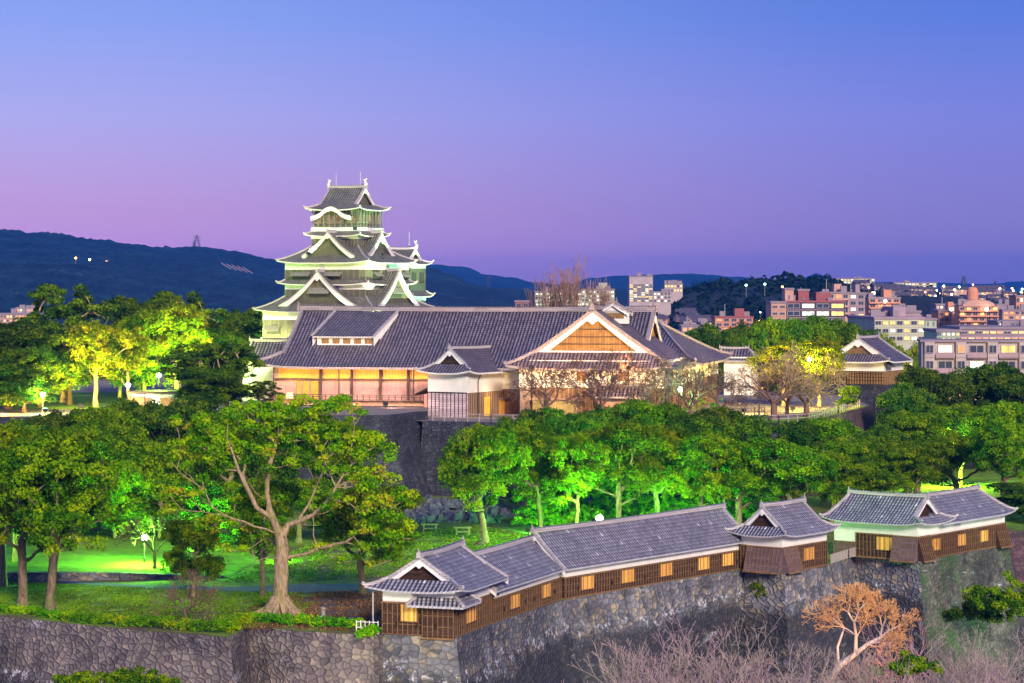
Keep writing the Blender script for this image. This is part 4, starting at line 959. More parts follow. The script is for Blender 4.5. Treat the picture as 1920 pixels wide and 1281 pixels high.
for px, py, lb in ((750, 1030, 'flat cut tree stump in the lawn left of the turret roof'), (900, 1022, 'dark tree stump in the bright grass by the slender tree')):
    p = on(px, py, 0); m_ = MB(); m_.lathe(p, [(1.0, 0), (.6, .15), (.45, .3), (.4, .42), (0, .44)], 10); tag(m_.build('tree_stump', M['bark_d']), lb, 'stump')

# ------------------------------------------------------------------ lamps
def park_lamp(p, h, label, power, col=(.26, 1, .09), bulb='bulb_green', r=.34, name='park_lamp'):
    t = thing(name, label, 'lamp', p); m_ = MB(); m_.lathe(p, [(.13, 0), (.13, .5), (.07, .6), (.055, h-.35), (.13, h-.3), (.13, h-.2)], 8); m_.build('pole', M['metal'], t)
    m_ = MB(); m_.lathe(p+Vector((0, 0, h)), [(0, -r), (r*.7, -r*.75), (r, -.1*r), (r*.8, r*.6), (0, r)], 10); m_.build('globe', M[bulb], t, smooth=True)
    m_ = MB(); m_.lathe(p+Vector((0, 0, h+r*1.02)), [(r*.7, 0), (r*.4, r*.4), (0, r*.55)], 8); m_.build('cap', M['metal'], t)
    light('lamp_light', 'POINT', p+Vector((0, -r-.25, h-.1)), power*.55, col, shadow_soft_size=.3); light('lamp_light', 'POINT', p+Vector((0, r+.25, h-.1)), power*.45, col, shadow_soft_size=.3)
p = on(271, 1071, 0); park_lamp(p+Vector((0, 0, .9)), ZatY(1008, p.y)-.9, 'lit green park lamp on a thin pole standing on the lawn', 22000)
park_lamp(Vector((XatY(1124, 287), 287, 0)), ZatY(972, 287), 'bright green lamp peeking over the long gallery roof', 40000, r=.42)
park_lamp(Vector((XatY(1782, 372), 372, 0)), ZatY(862, 372), 'green park lamp among the trees at the right', 26000, (.5, 1, .06))
park_lamp(Vector((XatY(1276, 356), 356, 10.4)), ZatY(730, 356)-10.4, 'green lamp in front of the palace wall between bare trees', 2500, (.3, 1, .35))
park_lamp(Vector((XatY(1518, 398), 398, 10.4)), ZatY(674, 398)-10.4, 'green lamp inside the yellow lit trees beside the turret', 9000, (1, .85, .12))
park_lamp(Vector((XatY(298, 372), 372, 11.6)), ZatY(704, 372)-11.6, 'bright lamp under the green lit tree on the left terrace', 7000, (.5, 1, .15))
park_lamp(Vector((XatY(240, 362), 362, 11.6)), ZatY(722, 362)-11.6, 'lamp low in the dark leaves left of the bright terrace lamp', 3000, (.8, 1, .3))
park_lamp(Vector((XatY(80, 358), 358, 11.6)), ZatY(740, 358)-11.6, 'bluish green lamp at the far left of the terrace', 3500, (.35, 1, .55))

# grass tufts and fallen leaves on the lawns: nobody could count them
def in_poly(x, y, P):
    c = np.zeros(len(x), bool); j = len(P)-1
    for i in range(len(P)):
        xi, yi = P[i][:2]; xj, yj = P[j][:2]
        if yi != yj: c ^= ((yi > y) != (yj > y)) & (x < (xj-xi)*(y-yi)/(yj-yi)+xi)
        j = i
    return c
def tufts(name, label, n, P, z, size, mt, seed, clump=.12):
    g = np.random.default_rng(seed); P = np.array([p[:2] for p in P]); lo, hi = P.min(0), P.max(0); x = g.uniform(lo[0], hi[0], n*3); y = g.uniform(lo[1], hi[1], n*3)
    k = in_poly(x, y, P) & (np.sin(x*.9+y*.3)+np.sin(y*1.3-x*.5)+np.sin(x*2.3)+g.normal(size=len(x)) > -.6); x, y = x[k][:n], y[k][:n]; n = len(x)
    zz = z(x, y) if callable(z) else np.full(n, z); c = np.stack([x, y, zz+size*.4], 1); v, _ = leaf_arrays(c, np.full(n, size*.6), 1, size, g, up=.6, squash=.4)
    t = np.clip(.45+.25*np.sin(x*.5+1)*np.sin(y*.4)+.3*g.normal(size=n), 0, 1); return tag(link(name, leaf_mesh(name, v, t, mt)), label, 'grass', kind='stuff')
M['blades'] = m_leaf('grass_blades', [(0, (.08, .07, .03)), (.3, (.07, .15, .015)), (.7, (.16, .32, .02)), (1, (.32, .40, .05))], .25)
M['litter'] = m_leaf('fallen_leaves', [(0, (.05, .03, .02)), (.5, (.16, .09, .04)), (1, (.34, .22, .09))], .1)
tufts('grass', 'short tufted grass of the park lawn behind the hedge', 42000, [xy(-10, 1150), xy(430, 1186), xy(560, 1160), xy(590, 1130), xy(560, 1112), xy(300, 1104), xy(-10, 1092)], .03, .075, 'blades', 1)
tufts('grass', 'lamplit grass of the lawn between the path and the rubble', 30000, [xy(560, 1092), xy(900, 1070), xy(1010, 1010), xy(900, 985), xy(640, 1000), xy(480, 1060), xy(420, 1092)], .03, .085, 'blades', 2)
tufts('fallen_leaves', 'brown leaf litter on the bare earth round the big camphor tree', 14000, [xy(430, 1180), xy(700, 1185), xy(790, 1140), xy(790, 1105), xy(560, 1112), xy(470, 1140)], .05, .08, 'litter', 3)
mound = lambda x, y: 1.1*np.clip((-29-x)/43, 0, 1)**.6*np.clip(1-.9*np.clip((y-286)/24, 0, 1), 0, 1)+.12
tufts('grass', 'bright grass of the raised lawn round the park lamp', 26000, [(-72, 251), (-31, 258), (-28, 299), (-80, 308)], mound, .08, 'blades', 4)
t = thing('notice_board', 'orange notice board on posts at the edge of the left terrace', 'notice board', (XatY(258, 362), 362, 11.6)); q = Fr(XatY(258, 362), 362, 0)
for u in (-1.1, 1.0): m_ = MB(); m_.box(q, u, u+.12, 0, .12, 11.6, 14.3); m_.build('post', M['timber'], t)
M['orange_p'] = m_plain('orange_painted_board', (.62, .20, .08), .7, .15, 2)
m_ = MB(); m_.box(q, -1.0, 1.0, -.06, .0, 12.7, 14.0); m_.build('panel', M['orange_p'], t); m_ = MB(); m_.box(q, -1.3, 1.3, -.25, .3, 14.3, 14.45); m_.build('roof', M['timber'], t)
t = thing('lit_wall_hut', 'pale low lit wall built as a hut behind the dark leaves on the left terrace', 'hut', (XatY(315, 366), 366, 11.6)); q = Fr(XatY(315, 366), 366, 5)  # stands in for a lit low wall
m_ = MB(); m_.box(q, -5.5, 5.5, 0, 5, 11.6, 14.2); m_.build('wall', M['plaster'], t); m_ = MB(); m_.box(q, -5.9, 5.9, -.5, 5.5, 14.2, 14.5); m_.build('roof', M['timber'], t)
for k in range(3): m_ = MB(); m_.box(q, -4.4+k*3.2, -2.4+k*3.2, -.08, -.01, 12.3, 13.6); m_.build('window', M['litwall'], t)
# ------------------------------------------------------------------ floodlights (modelled fixtures, mostly unseen; some lamps and poles added for their light)
def flood(p, aim, power, col, size, label, spread=None, pole=0):
    p = Vector(p); aim = Vector(aim); d = (aim-p).normalized(); up = Vector((0, 0, 1))
    t = thing('floodlight', label, 'floodlight', p); m_ = MB(); m_.beam(p-up*pole, p+up*.5, .14, .14); m_.build('bracket', M['metal'], t)
    c = p+up*.75; m_ = MB(); m_.beam(c-d*.2, c+d*.12, .7, .5, 0, up=up); m_.build('housing', M['metal'], t)
    o = light('flood_beam', 'SPOT', c+d*.35, power, col, aim=aim, spot_size=R(spread or 90), spot_blend=.9, shadow_soft_size=.35)
    return o
fl = lambda a, b_, z: fk.p(a, b_, z)
YG = (1, 1, .40)
flood(fl(-10, -27, 11.6), fl(-4, -5, 30), 165000, YG, 1, 'floodlight on the ground left of the keep aimed up its front', 85)
flood(fl(8, -27, 11.6), fl(2, -5, 32), 165000, YG, 1, 'floodlight in the courtyard before the middle of the keep', 85)
flood(fl(27, -12, 10.4), fl(6, 0, 32), 125000, (.82, 1, .36), 1, 'floodlight on the ground off the right flank of the keep', 80)
flood(fl(27, 14, 10.4), fl(8, 6, 32), 60000, (.35, 1, .55), 1, 'greenish floodlight behind the palace aimed at the small keep', 80)
flood(fl(6, -8.2, 38.9), fl(3.2, -2.6, 45), 900, (.3, 1, .3), 1, 'small green floodlight on the upper keep roof', 120)
flood(fl(8.3, -2, 34.6), fl(5, 0, 45), 4400, (.25, 1, .35), 1, 'small green floodlight on the right side of the upper keep roof', 110)
flood(fl(-3, -8.3, 34.7), fl(-2, -4, 43), 2400, (1, .95, .5), 1, 'small floodlight on the front roof ledge of the keep', 120)
# palace; the poles are added so the beams reach the roof skirts
WARM = (1, .54, .17)
flood(fp.p(12, -9.5, 17.5), fp.p(15, 4, 18.5), 15000, WARM, 1, 'warm floodlight on an added pole before the left of the gabled wing', 110, pole=7.1)
flood(fp.p(26, -9, 17.5), fp.p(24, 4, 18.5), 17000, WARM, 1, 'warm floodlight on an added pole before the right of the gabled wing', 110, pole=7.1)
flood(fp.p(42, 12, 16.5), fp.p(30, 18, 18), 17000, WARM, 1, 'warm floodlight on an added pole by the cherry trees aimed at the palace side', 110, pole=6.1)
flood(fp.p(36, 33, 10.45), fp.p(29, 30, 17), 6000, (1, .7, .35), 1, 'warm floodlight near the rear corner of the palace side', 110)
flood(fc.p(7, 6, 10.45), fc.p(0, 6, 14), 1500, (1, .52, .14), 1, 'small warm lamp box facing the planked side of the corner house', 120)
flood(fp.p(-20, -1.6, 11.65), fp.p(-19, 11, 15), 6000, (1, .52, .36), 1, 'rosy floodlight on the terrace before the verandah middle', 140)
flood(fp.p(-31, -1.6, 11.65), fp.p(-29, 11, 15), 3500, (1, .48, .28), 1, 'rosy floodlight on the terrace before the verandah left end', 140)
flood(fp.p(-12, -1.6, 11.65), fp.p(-9, 11, 15), 4000, (1, .52, .38), 1, 'rosy floodlight on the terrace beside the corner house', 140)
for i, u in enumerate((-30, -23, -18, -13.5, -9)):   # eaves lamps behind the transoms' line
    light('eaves_light', 'AREA', fp.p(u, 9.3, 15.0), 60, (1, .5, .12), aim=fp.p(u, 9.9, 18), size=3, shape='RECTANGLE', size_y=.3)
light('porch_light', 'POINT', fp.p(13, .8, 12.6), 500, (1, .6, .2), shadow_soft_size=.5)
light('door_light', 'POINT', fc.p(1.2, 6, 13.4), 160, (1, .55, .15), shadow_soft_size=.3)
# near wall: cool white floods low on the slope, warm lamp on the orange tree, greens
flood((-16, 196, -13.9), fA.p(-1, 1, 2.5), 16000, (1, .95, .62), 1, 'floodlight below the near corner turret', 70)
flood((17, 236, -13.9), (8, 246, .5), 4000, (1, .93, .72), 1, 'floodlight at the foot of the curving wall', 110)
flood((34, 246, -13.9), (30, 266, 1), 3000, (1, .9, .85), 1, 'floodlight at the foot of the wall under the middle turret', 110)
flood((62, 268, -13.9), (52, 283, 1), 11000, (.75, 1, .62), 1, 'greenish floodlight at the foot of the far right wall', 100)
flood((31.5, 212, -13.9), (32.5, 224.5, 0), 14000, (1, .46, .14), 1, 'orange floodlight in the dry moat under the big bare tree', 48)
flood((-66, 354.5, 11.65), (-66, 372, 18), 40000, (1, .62, .12), 1, 'amber floodlight at the left end of the terrace', 120)
flood((-48, 380, 11.7), (-53, 396, 19), 120000, (.55, 1, .06), 1, 'green floodlight below the brightly lit terrace tree', 95)
flood((35, 378, 10.45), (43, 396, 17), 50000, (1, .66, .12), 1, 'amber floodlight under the yellow trees', 110)
flood((-58, 256, 1.2), (-52, 272, 7), 14000, (.35, 1, .08), 1, 'green floodlight on the lawn left of the park lamp', 120)
flood((2, 300, .05), (8, 312, 6), 22000, (.2, 1, .1), 1, 'green floodlight among the grove trunks', 140)
flood((22, 300, .05), (20, 312, 6), 22000, (.2, 1, .1), 1, 'green floodlight behind the long gallery', 140)
flood((-63, 366, 11.65), (-66, 382, 20), 60000, (1, .82, .10), 1, 'golden floodlight in front of the yellow terrace trees', 100)
flood((43, 384, 10.45), (44, 398, 18), 60000, (1, .72, .12), 1, 'amber floodlight under the golden trees near the turret', 110)
flood((-74, 360, 11.65), (-70, 352, 13), 22000, (1, .5, .12), 1, 'orange floodlight added to light the far left of the terrace edge', 150)  # lamp added to brighten the ground at the terrace edge
flood((-58, 358, 11.65), (-56, 364, 13), 6000, (1, .9, .7), 1, 'pale floodlight on the terrace by the notice board', 150)
flood((-34, 276, .05), (-40, 290, 8), 22000, (.22, 1, .06), 1, 'added green floodlight under the dark trees beyond the park lamp', 130)  # added to brighten the foliage past the lawn
flood((-24, 268, .05), (-30, 284, 8), 12000, (.22, 1, .06), 1, 'added green floodlight on the far lawn behind the huge camphor', 130)  # second lamp added for the same green glow
# ------------------------------------------------------------------ trees
def tube_mesh(name, P0, P1, R0, R1, mt, sides=5):
    P0, P1 = np.array(P0, float), np.array(P1, float); n = len(P0); d = P1-P0; ln = np.linalg.norm(d, axis=1)+1e-9; d /= ln[:, None]
    ref = np.where(np.abs(d[:, 2:3]) > .9, np.array([[1., 0, 0]]), np.array([[0., 0, 1]])); x = np.cross(d, ref); x /= np.linalg.norm(x, axis=1)[:, None]; y = np.cross(d, x)
    a = np.arange(sides)*2*math.pi/sides; ca, sa = np.cos(a), np.sin(a)
    ring = x[:, None, :]*ca[None, :, None]+y[:, None, :]*sa[None, :, None]
    ex = d*(np.array(R0)*.5)[:, None]*0
    A = P0[:, None, :]+ring*np.array(R0)[:, None, None]; B = (P1+d*(np.array(R1)*.4)[:, None])[:, None, :]+ring*np.array(R1)[:, None, None]
    v = np.concatenate([A, B], 1).reshape(-1, 3); base = (np.arange(n)*2*sides)[:, None]; k = np.arange(sides); k2 = (k+1) % sides
    q = np.stack([base+k, base+k2, base+sides+k2, base+sides+k], 2).reshape(-1, 4)
    me = bpy.data.meshes.new(name); m = len(q); me.vertices.add(len(v)); me.vertices.foreach_set('co', v.astype(np.float32).ravel())
    me.loops.add(4*m); me.loops.foreach_set('vertex_index', q.astype(np.int32).ravel()); me.polygons.add(m)
    me.polygons.foreach_set('loop_start', np.arange(0, 4*m, 4, dtype=np.int32)); me.polygons.foreach_set('loop_total', np.full(m, 4, dtype=np.int32))
    me.polygons.foreach_set('use_smooth', np.ones(m, dtype=bool)); me.materials.append(M[mt]); me.update(calc_edges=True); return me

def grow(rng, paths, tips, rt, rmin=.02, step=.9, power=.5, bal=.35, jit=.12, sag=.15, flare=1.5):
    """paths: polylines starting at the trunk foot (first) or at a point of an earlier path; tips are joined to the nearest grown node"""
    pos, par, dist = [], [], []
    def add(p, q):
        pos.append(np.array(p, float)); par.append(q); dist.append(0 if q < 0 else dist[q]+np.linalg.norm(pos[-1]-pos[q])); return len(pos)-1
    fork0 = None
    for k, path in enumerate(paths):
        path = [np.array(p, float) for p in path]
        if k == 0: cur = add(path[0], -1)
        else: cur = int(np.argmin([np.linalg.norm(x-path[0]) for x in pos]))
        for a in path[1:]:
            p0 = pos[cur]; L_ = np.linalg.norm(a-p0); n = max(1, int(L_/step))
            for i in range(1, n+1):
                q = p0+(a-p0)*i/n; 
                if i < n: q = q+rng.normal(size=3)*jit*.5
                cur = add(q, cur)
        if k == 0: fork0 = cur
    first_ok = max(1, int(fork0*.7)); c = pos[fork0]
    order = np.argsort(np.linalg.norm(tips-c, axis=1))
    cap = 200000; arr = np.zeros((len(pos)+len(tips)*14+10, 3)); da = np.zeros(len(arr)); n0 = len(pos); arr[:n0] = pos; da[:n0] = dist
    for t in order:
        tp = tips[t]; n0 = len(pos); D = np.linalg.norm(arr[first_ok:n0]-tp, axis=1); cost = D+bal*da[first_ok:n0]
        cur = first_ok+int(np.argmin(cost)); p0 = pos[cur]; L_ = np.linalg.norm(tp-p0); n = min(12, max(1, int(L_/step)))
        for i in range(1, n+1):
            s = i/n; q = p0+(tp-p0)*s; q = q-np.array([0, 0, sag*L_*s*(1-s)])
            if i < n: q = q+rng.normal(size=3)*jit
            cur = add(q, cur); arr[cur] = q; da[cur] = dist[cur]
    N_ = len(pos); cnt = np.zeros(N_); has = np.zeros(N_, bool)
    for i in range(N_):
        if par[i] >= 0: has[par[i]] = True
    cnt[~has] = 1
    for i in range(N_-1, 0, -1): cnt[par[i]] += cnt[i]
    rad = np.maximum(rmin, rt*(cnt/cnt[0])**power)
    i = np.arange(1, N_); pa = np.array(par)[1:]; P = np.array(pos)
    R0 = rad[pa].copy(); R0 = np.minimum(R0, rad[i]*1.8)
    low = P[pa][:, 2] < flare; R0[low] *= 1+.55*(1-P[pa][low, 2]/flare)**2
    return P[pa], P[i], R0, rad[i], P

def puffs(rng, lobes, n, rmin, rmax, keep=None):
    vol = np.array([l[3]*l[5]+l[3]*l[4]+l[4]*l[5] for l in lobes]); vol = vol/vol.sum(); out = []; rr = []
    while len(out) < n:
        l = lobes[rng.choice(len(lobes), p=vol)]; d = rng.normal(size=3); d[2] = d[2] if rng.random() < .35 else abs(d[2]); d /= np.linalg.norm(d)
        f = rng.uniform(.55, 1)**.55; p = np.array(l[:3])+d*np.array(l[3:6])*f
        if p[2] < 1.2 or (keep and not keep(p, rng)): continue
        out.append(p); rr.append(rng.uniform(rmin, rmax))
    return np.array(out), np.array(rr)

def make_tree(name, label, cat, seed, lobes, n, pr=(.9, 1.5), per=150, leaf=.2, mt='leaf', bark='bark', rt=.5, paths=None, trunk_h=5, lean=(0, 0), keep=None, tint=None, squash=.7, thin=1.0, group=None, rmin=.035, pw=.5):
    rng = np.random.default_rng(seed); c, r = puffs(rng, lobes, n, *pr, keep=keep)
    paths = paths or [[(0, 0, 0), (lean[0]*.3, lean[1]*.3, trunk_h*.5), (lean[0], lean[1], trunk_h)]]
    tips = c-np.array([0, 0, .3])
    P0, P1, R0, R1, P = grow(rng, paths, tips, rt, rmin=rmin, power=pw)
    t = thing(name, label, cat, (0, 0, 0), group)
    link('trunk', tube_mesh('trunk', P0, P1, R0, R1, bark, 6), t)
    ti = None
    if tint == 'height': z = c[:, 2]; ti = np.clip((z-z.min())/(np.ptp(z)+.01)*.6+.4*rng.random(len(c)), 0, 1)
    # twig puffs along outer branches
    v, tn = leaf_arrays(c, r, per, leaf, rng, squash=squash, tint0=ti, shell=.68)
    if thin < 1:
        kp = rng.random(len(tn)) < thin; v = v.reshape(-1, 4, 3)[kp].reshape(-1, 3); tn = tn[kp]
    link('crown', leaf_mesh('crown', v, tn, mt), t)
    return t
def bare_tree(name, label, seed, lobes, n, rt, mt, paths=None, trunk_h=3, twigs=5, tl=.9, rmin=.016, bark=None, power=.5, bal=.3, upb=.5, group=None, step=.6, sag=-.05, lean=(0, 0)):
    rng = np.random.default_rng(seed); c, _ = puffs(rng, lobes, n, 1, 1)
    paths = paths or [[(0, 0, 0), (lean[0]*.4, lean[1]*.4, trunk_h*.5), (lean[0], lean[1], trunk_h)]]
    P0, P1, R0, R1, P = grow(rng, paths, c, rt, rmin=rmin, step=step, power=power, bal=bal, jit=.08, sag=sag, flare=.8)
    t = thing(name, label, 'tree', (0, 0, 0), group)
    link('trunk', tube_mesh('trunk', P0, P1, R0, R1, bark or mt, 5), t)
    # fine twigs: fans leaving the ends and the thin branches
    thin_ = np.where(R1 < rmin*2.2)[0]; src = P1[thin_]; dirs = (P1-P0)[thin_]; dirs /= np.linalg.norm(dirs, axis=1)[:, None]+1e-9
    S = np.repeat(src, twigs, 0); Dd = np.repeat(dirs, twigs, 0)+rng.normal(size=(len(S), 3))*.55; Dd[:, 2] += upb; Dd /= np.linalg.norm(Dd, axis=1)[:, None]
    ln = tl*(.4+.9*rng.random(len(S))); M1 = S+Dd*(ln*.5)[:, None]; D2 = Dd+rng.normal(size=S.shape)*.25; D2 /= np.linalg.norm(D2, axis=1)[:, None]; E = M1+D2*(ln*.5)[:, None]
    E2 = M1+(D2+rng.normal(size=S.shape)*.5)*(ln*.45)[:, None]
    r = rmin*.95
    A = np.concatenate([S, M1, M1]); B = np.concatenate([M1, E, E2]); ra = np.concatenate([np.full(len(S), r), np.full(2*len(S), r*.8)]); rb = np.concatenate([np.full(len(S), r*.8), np.full(2*len(S), r*.45)])
    link('crown', tube_mesh('crown', A, B, ra, rb, mt, 3), t)
    return t
def fan_tree(name, label, seed, mt, bark, starts, depth=8, ln=3.0, k=.80, rk=.70, ang=.42, r0=.3, upb=.12, nb=(2, 3), rmin=.016, cut=.055, group=None, flat=1.0, trunk=None, side=.35):
    """bare tree by repeated forking: starts = [(point, direction, length, radius, depth)]"""
    rng = np.random.default_rng(seed); A, B, RA, RB = [], [], [], []
    def go(p, d, l, r, dep):
        n = 2; q = p; dd = d
        for i in range(n):
            dd = dd+rng.normal(size=3)*.09; dd /= np.linalg.norm(dd); e = q+dd*l/n; r1 = r*(1-(1-rk*1.15)*.5*(i+1)/n*.9); A.append(q); B.append(e); RA.append(max(r*(1-.1*i), rmin)); RB.append(max(r1, rmin)); q = e
            if dep <= depth-2 and rng.random() < side and dep > 0:
                s = dd+rng.normal(size=3)*ang*1.7; s[2] = s[2]*flat+upb*1.5; s /= np.linalg.norm(s); go(e, s, l*k*.75, max(r*.4, rmin), max(0, dep-2))
        if dep <= 0: return
        m = rng.integers(nb[0], nb[1]+1); ph = rng.uniform(0, 6.28)
        u = np.cross(dd, [0, 0, 1.0]); u = u/(np.linalg.norm(u)+1e-6) if np.linalg.norm(u) > 1e-3 else np.array([1., 0, 0]); v_ = np.cross(dd, u)
        for j in range(m):
            a = ph+6.283*j/m+rng.normal()*.3; sp_ = ang*rng.uniform(.6, 1.3); s = dd+(u*math.cos(a)+v_*math.sin(a)*flat)*sp_; s[2] += upb; s /= np.linalg.norm(s)
            go(q, s, l*k*rng.uniform(.75, 1.15), max(r*rk*rng.uniform(.85, 1.1), rmin), dep-1)
    for (p, d, l, r, dep) in starts: d = np.array(d, float); go(np.array(p, float), d/np.linalg.norm(d), l, r, dep)
    if trunk:
        for (p0, p1, ra, rb) in trunk: A.append(np.array(p0, float)); B.append(np.array(p1, float)); RA.append(ra); RB.append(rb)
    A, B, RA, RB = np.array(A), np.array(B), np.array(RA), np.array(RB); th = RB > cut
    t = thing(name, label, 'tree', (0, 0, 0), group)
    link('trunk', tube_mesh('trunk', A[th], B[th], RA[th], RB[th], bark, 6), t); link('crown', tube_mesh('crown', A[~th], B[~th], RA[~th], RB[~th], mt, 3), t)
    t['h_'] = float(np.percentile(B[:, 2], 99.5)); return t
def place(o, p, s=1, rz=0): o.location = p; o.rotation_euler = (0, 0, rz); o.scale = s if hasattr(s, '__len__') else (s,)*3; return o

# the big camphor tree ------------------------------------------------
S_ = 20.5
def tp(px, y, d=0): return ((px-525)/S_, d, (1151-y)/S_)
paths = [[(0, 0, -.1), (.05, 0, 2.5), tp(527, 1050), tp(527, 1008)],
         [tp(527, 1008), tp(517, 1000, -.3), tp(480, 986, -1), tp(424, 962, -2), tp(402, 944, -2.4), tp(390, 915, -2.6), tp(355, 890, -3), tp(328, 862, -3)],
         [tp(424, 962, -2), tp(385, 955, -2.6), tp(350, 950, -3.2), tp(330, 925, -3.6)],
         [tp(527, 1008), tp(512, 970, -.6), tp(503, 930, -.8), tp(505, 880, -1), tp(520, 825, 0), tp(535, 770, 1)],
         [tp(512, 970, -.6), tp(484, 950, -1.5), tp(462, 900, -2), tp(446, 860, -2.2), tp(430, 820, -2)],
         [tp(527, 1008), tp(540, 985, .3), tp(560, 978, 0), tp(588, 965, -.6), tp(618, 935, -1), tp(645, 890, -1.4), tp(680, 850, -1)],
         [tp(560, 978, 0), tp(580, 940, 2), tp(600, 890, 3.5), tp(615, 830, 4)],
         [tp(588, 965, -.6), tp(590, 1000, -1.6), tp(600, 1030, -2)],
         [tp(527, 1050), tp(505, 1042, -1.6), tp(484, 1048, -2.2), tp(478, 1026, -2.4)]]
lob = []
def lb(px, y, d, rx, ry, rz): q = tp(px, y, d); lob.append((q[0], q[1], q[2], rx, ry, rz))
lb(535, 880, 2.5, 7.6, 5, 5.0); lb(470, 800, 0, 3.0, 3, 2.4); lb(545, 785, 1, 3.4, 3.5, 2.0); lb(640, 790, 0, 3.2, 3, 2.2); lb(390, 860, -.5, 3.0, 3, 3.4); lb(385, 860, -2, 2.6, 2, 3.0); lb(345, 935, -3, 1.5, 1.2, 1.3); lb(365, 800, -2, 2.0, 1.6, 1.3); lb(690, 950, -1, 4.4, 3.5, 3.2); lb(735, 990, -1, 2.9, 2, 2.0); lb(690, 860, 0, 2.6, 2.5, 2.4); lb(700, 1020, -.5, 3.4, 2.2, 1.8); lb(430, 1000, 1.5, 3.4, 2, 1.8); lb(640, 1030, 1, 3.0, 2, 1.6)
def keepT(p, rng):
    if p[1] < .8 and 1.5 < p[2] < 12.5 and abs(p[0]+.6) < 7: return rng.random() < .09
    return rng.random() < .9
big = make_tree('camphor_tree', 'huge spreading camphor tree with thick pale forked limbs and flared roots behind the hedge', 'tree', 11, lob, 500, (.4, .85), 95, .15, 'leaf_red', 'bark', .72, paths, keep=keepT, squash=.55, rmin=.042, pw=.74)
big.location = on(525, 1151, 0)
m_ = MB(); o_ = wpos(big)
for k in range(13):
    a = k*.4833+.2; rr_ = 2.0+.5*math.sin(k*2.3); d = Vector((math.cos(a), math.sin(a), 0)); m_.beam(o_+d*.5+Vector((0, 0, 1.5)), o_+d*1.25+Vector((0, 0, .45)), .6, .6, w1=.45, h1=.5); m_.beam(o_+d*1.2+Vector((0, 0, .48)), o_+d*rr_+Vector((0, 0, .0)), .45, .5, w1=.2, h1=.2)
rt_ = m_.build('root_flare', M['bark'], big)

# prototypes
def lobes_round(h, w, seed, k=6, lo=.42):
    r = np.random.default_rng(seed); L_ = [(r.uniform(-1, 1), 0, h*.74, w*.30, w*.32, h*.20)]
    for i in range(k):
        a = i*6.283/k+r.uniform(-.4, .4); d = w*.26*r.uniform(.8, 1.2); L_.append((d*math.cos(a), d*math.sin(a), h*r.uniform(lo, .80), w*.23*r.uniform(.7, 1.3), w*.24, h*.15*r.uniform(.75, 1.3)))
    return L_
PR = {}
def proto(key, *a, **k): t = make_tree(*a, **k); PR[key] = t; t['_unused'] = 1; return t
used = set()
def put(key, p, s=1.0, rz=0.0, label=None, group=None, name=None):
    o = PR[key]
    if key in used: o = dup(o, label=label)
    else: used.add(key); o['label'] = label
    if '_unused' in o: del o['_unused']
    if group: o['group'] = group
    place(o, p, s, rz); return o
proto('c1', 'camphor_tree', 'x', 'tree', 21, lobes_round(15, 13, 1), 220, pr=(.6, 1.15), per=150, leaf=.16, bark='bark_m', rt=.42, trunk_h=5.5)
proto('c2', 'camphor_tree', 'x', 'tree', 22, lobes_round(16, 12, 2, 7), 220, pr=(.6, 1.15), per=150, leaf=.16, bark='bark_m', rt=.40, trunk_h=6.5, lean=(.8, .3))
proto('c3', 'camphor_tree', 'x', 'tree', 23, lobes_round(14, 14, 3, 7), 225, pr=(.6, 1.15), per=150, leaf=.16, bark='bark_m', rt=.45, trunk_h=4.6, lean=(-.9, 0))
proto('c4', 'camphor_tree', 'x', 'tree', 24, lobes_round(17, 11, 4, 6), 210, pr=(.6, 1.15), per=150, leaf=.16, bark='bark_m', rt=.38, trunk_h=7, lean=(.5, .5))
proto('d1', 'evergreen_tree', 'x', 'tree', 31, lobes_round(15, 14, 5, 10, .28), 280, pr=(.7, 1.35), per=160, leaf=.19, mt='leaf_dark', bark='bark_d', rt=.4, trunk_h=4)
proto('d2', 'evergreen_tree', 'x', 'tree', 32, lobes_round(17, 13, 6, 10, .28), 280, pr=(.7, 1.35), per=160, leaf=.19, mt='leaf_dark', bark='bark_d', rt=.4, trunk_h=5)
proto('airy', 'airy_tree', 'x', 'tree', 33, lobes_round(17, 14, 7, 7), 120, pr=(.5, 1.1), per=110, leaf=.22, mt='leaf_dark', bark='bark', rt=.45, trunk_h=5, squash=.5)
proto('yel', 'yellow_tree', 'x', 'tree', 34, lobes_round(13, 11, 8, 7), 130, pr=(.6, 1.2), per=110, leaf=.2, mt='leaf_yel', bark='bark', rt=.35, trunk_h=4.5)
proto('grn', 'lit_tree', 'x', 'tree', 35, lobes_round(13, 12, 9, 9, .3), 180, pr=(.7, 1.4), per=160, leaf=.22, mt='leaf', bark='bark', rt=.35, trunk_h=4)
ords = ['first', 'second', 'third', 'fourth', 'fifth', 'sixth', 'seventh', 'eighth', 'ninth', 'tenth', 'eleventh', 'twelfth', 'thirteenth', 'fourteenth', 'fifteenth', 'sixteenth', 'seventeenth', 'eighteenth', 'nineteenth', 'twentieth', 'twenty-first', 'twenty-second', 'twenty-third', 'twenty-fourth']
HT, WD = {}, {}
for k_, o_p in PR.items():
    me_ = [c_ for c_ in o_p.children if c_.name.startswith('crown')][0].data; a_ = np.empty(len(me_.vertices)*3, np.float32); me_.vertices.foreach_get('co', a_); a_ = a_.reshape(-1, 3)
    HT[k_] = float(np.percentile(a_[:, 2], 99.6)); WD[k_] = float(np.percentile(a_[:, 0], 99)-np.percentile(a_[:, 0], 1))
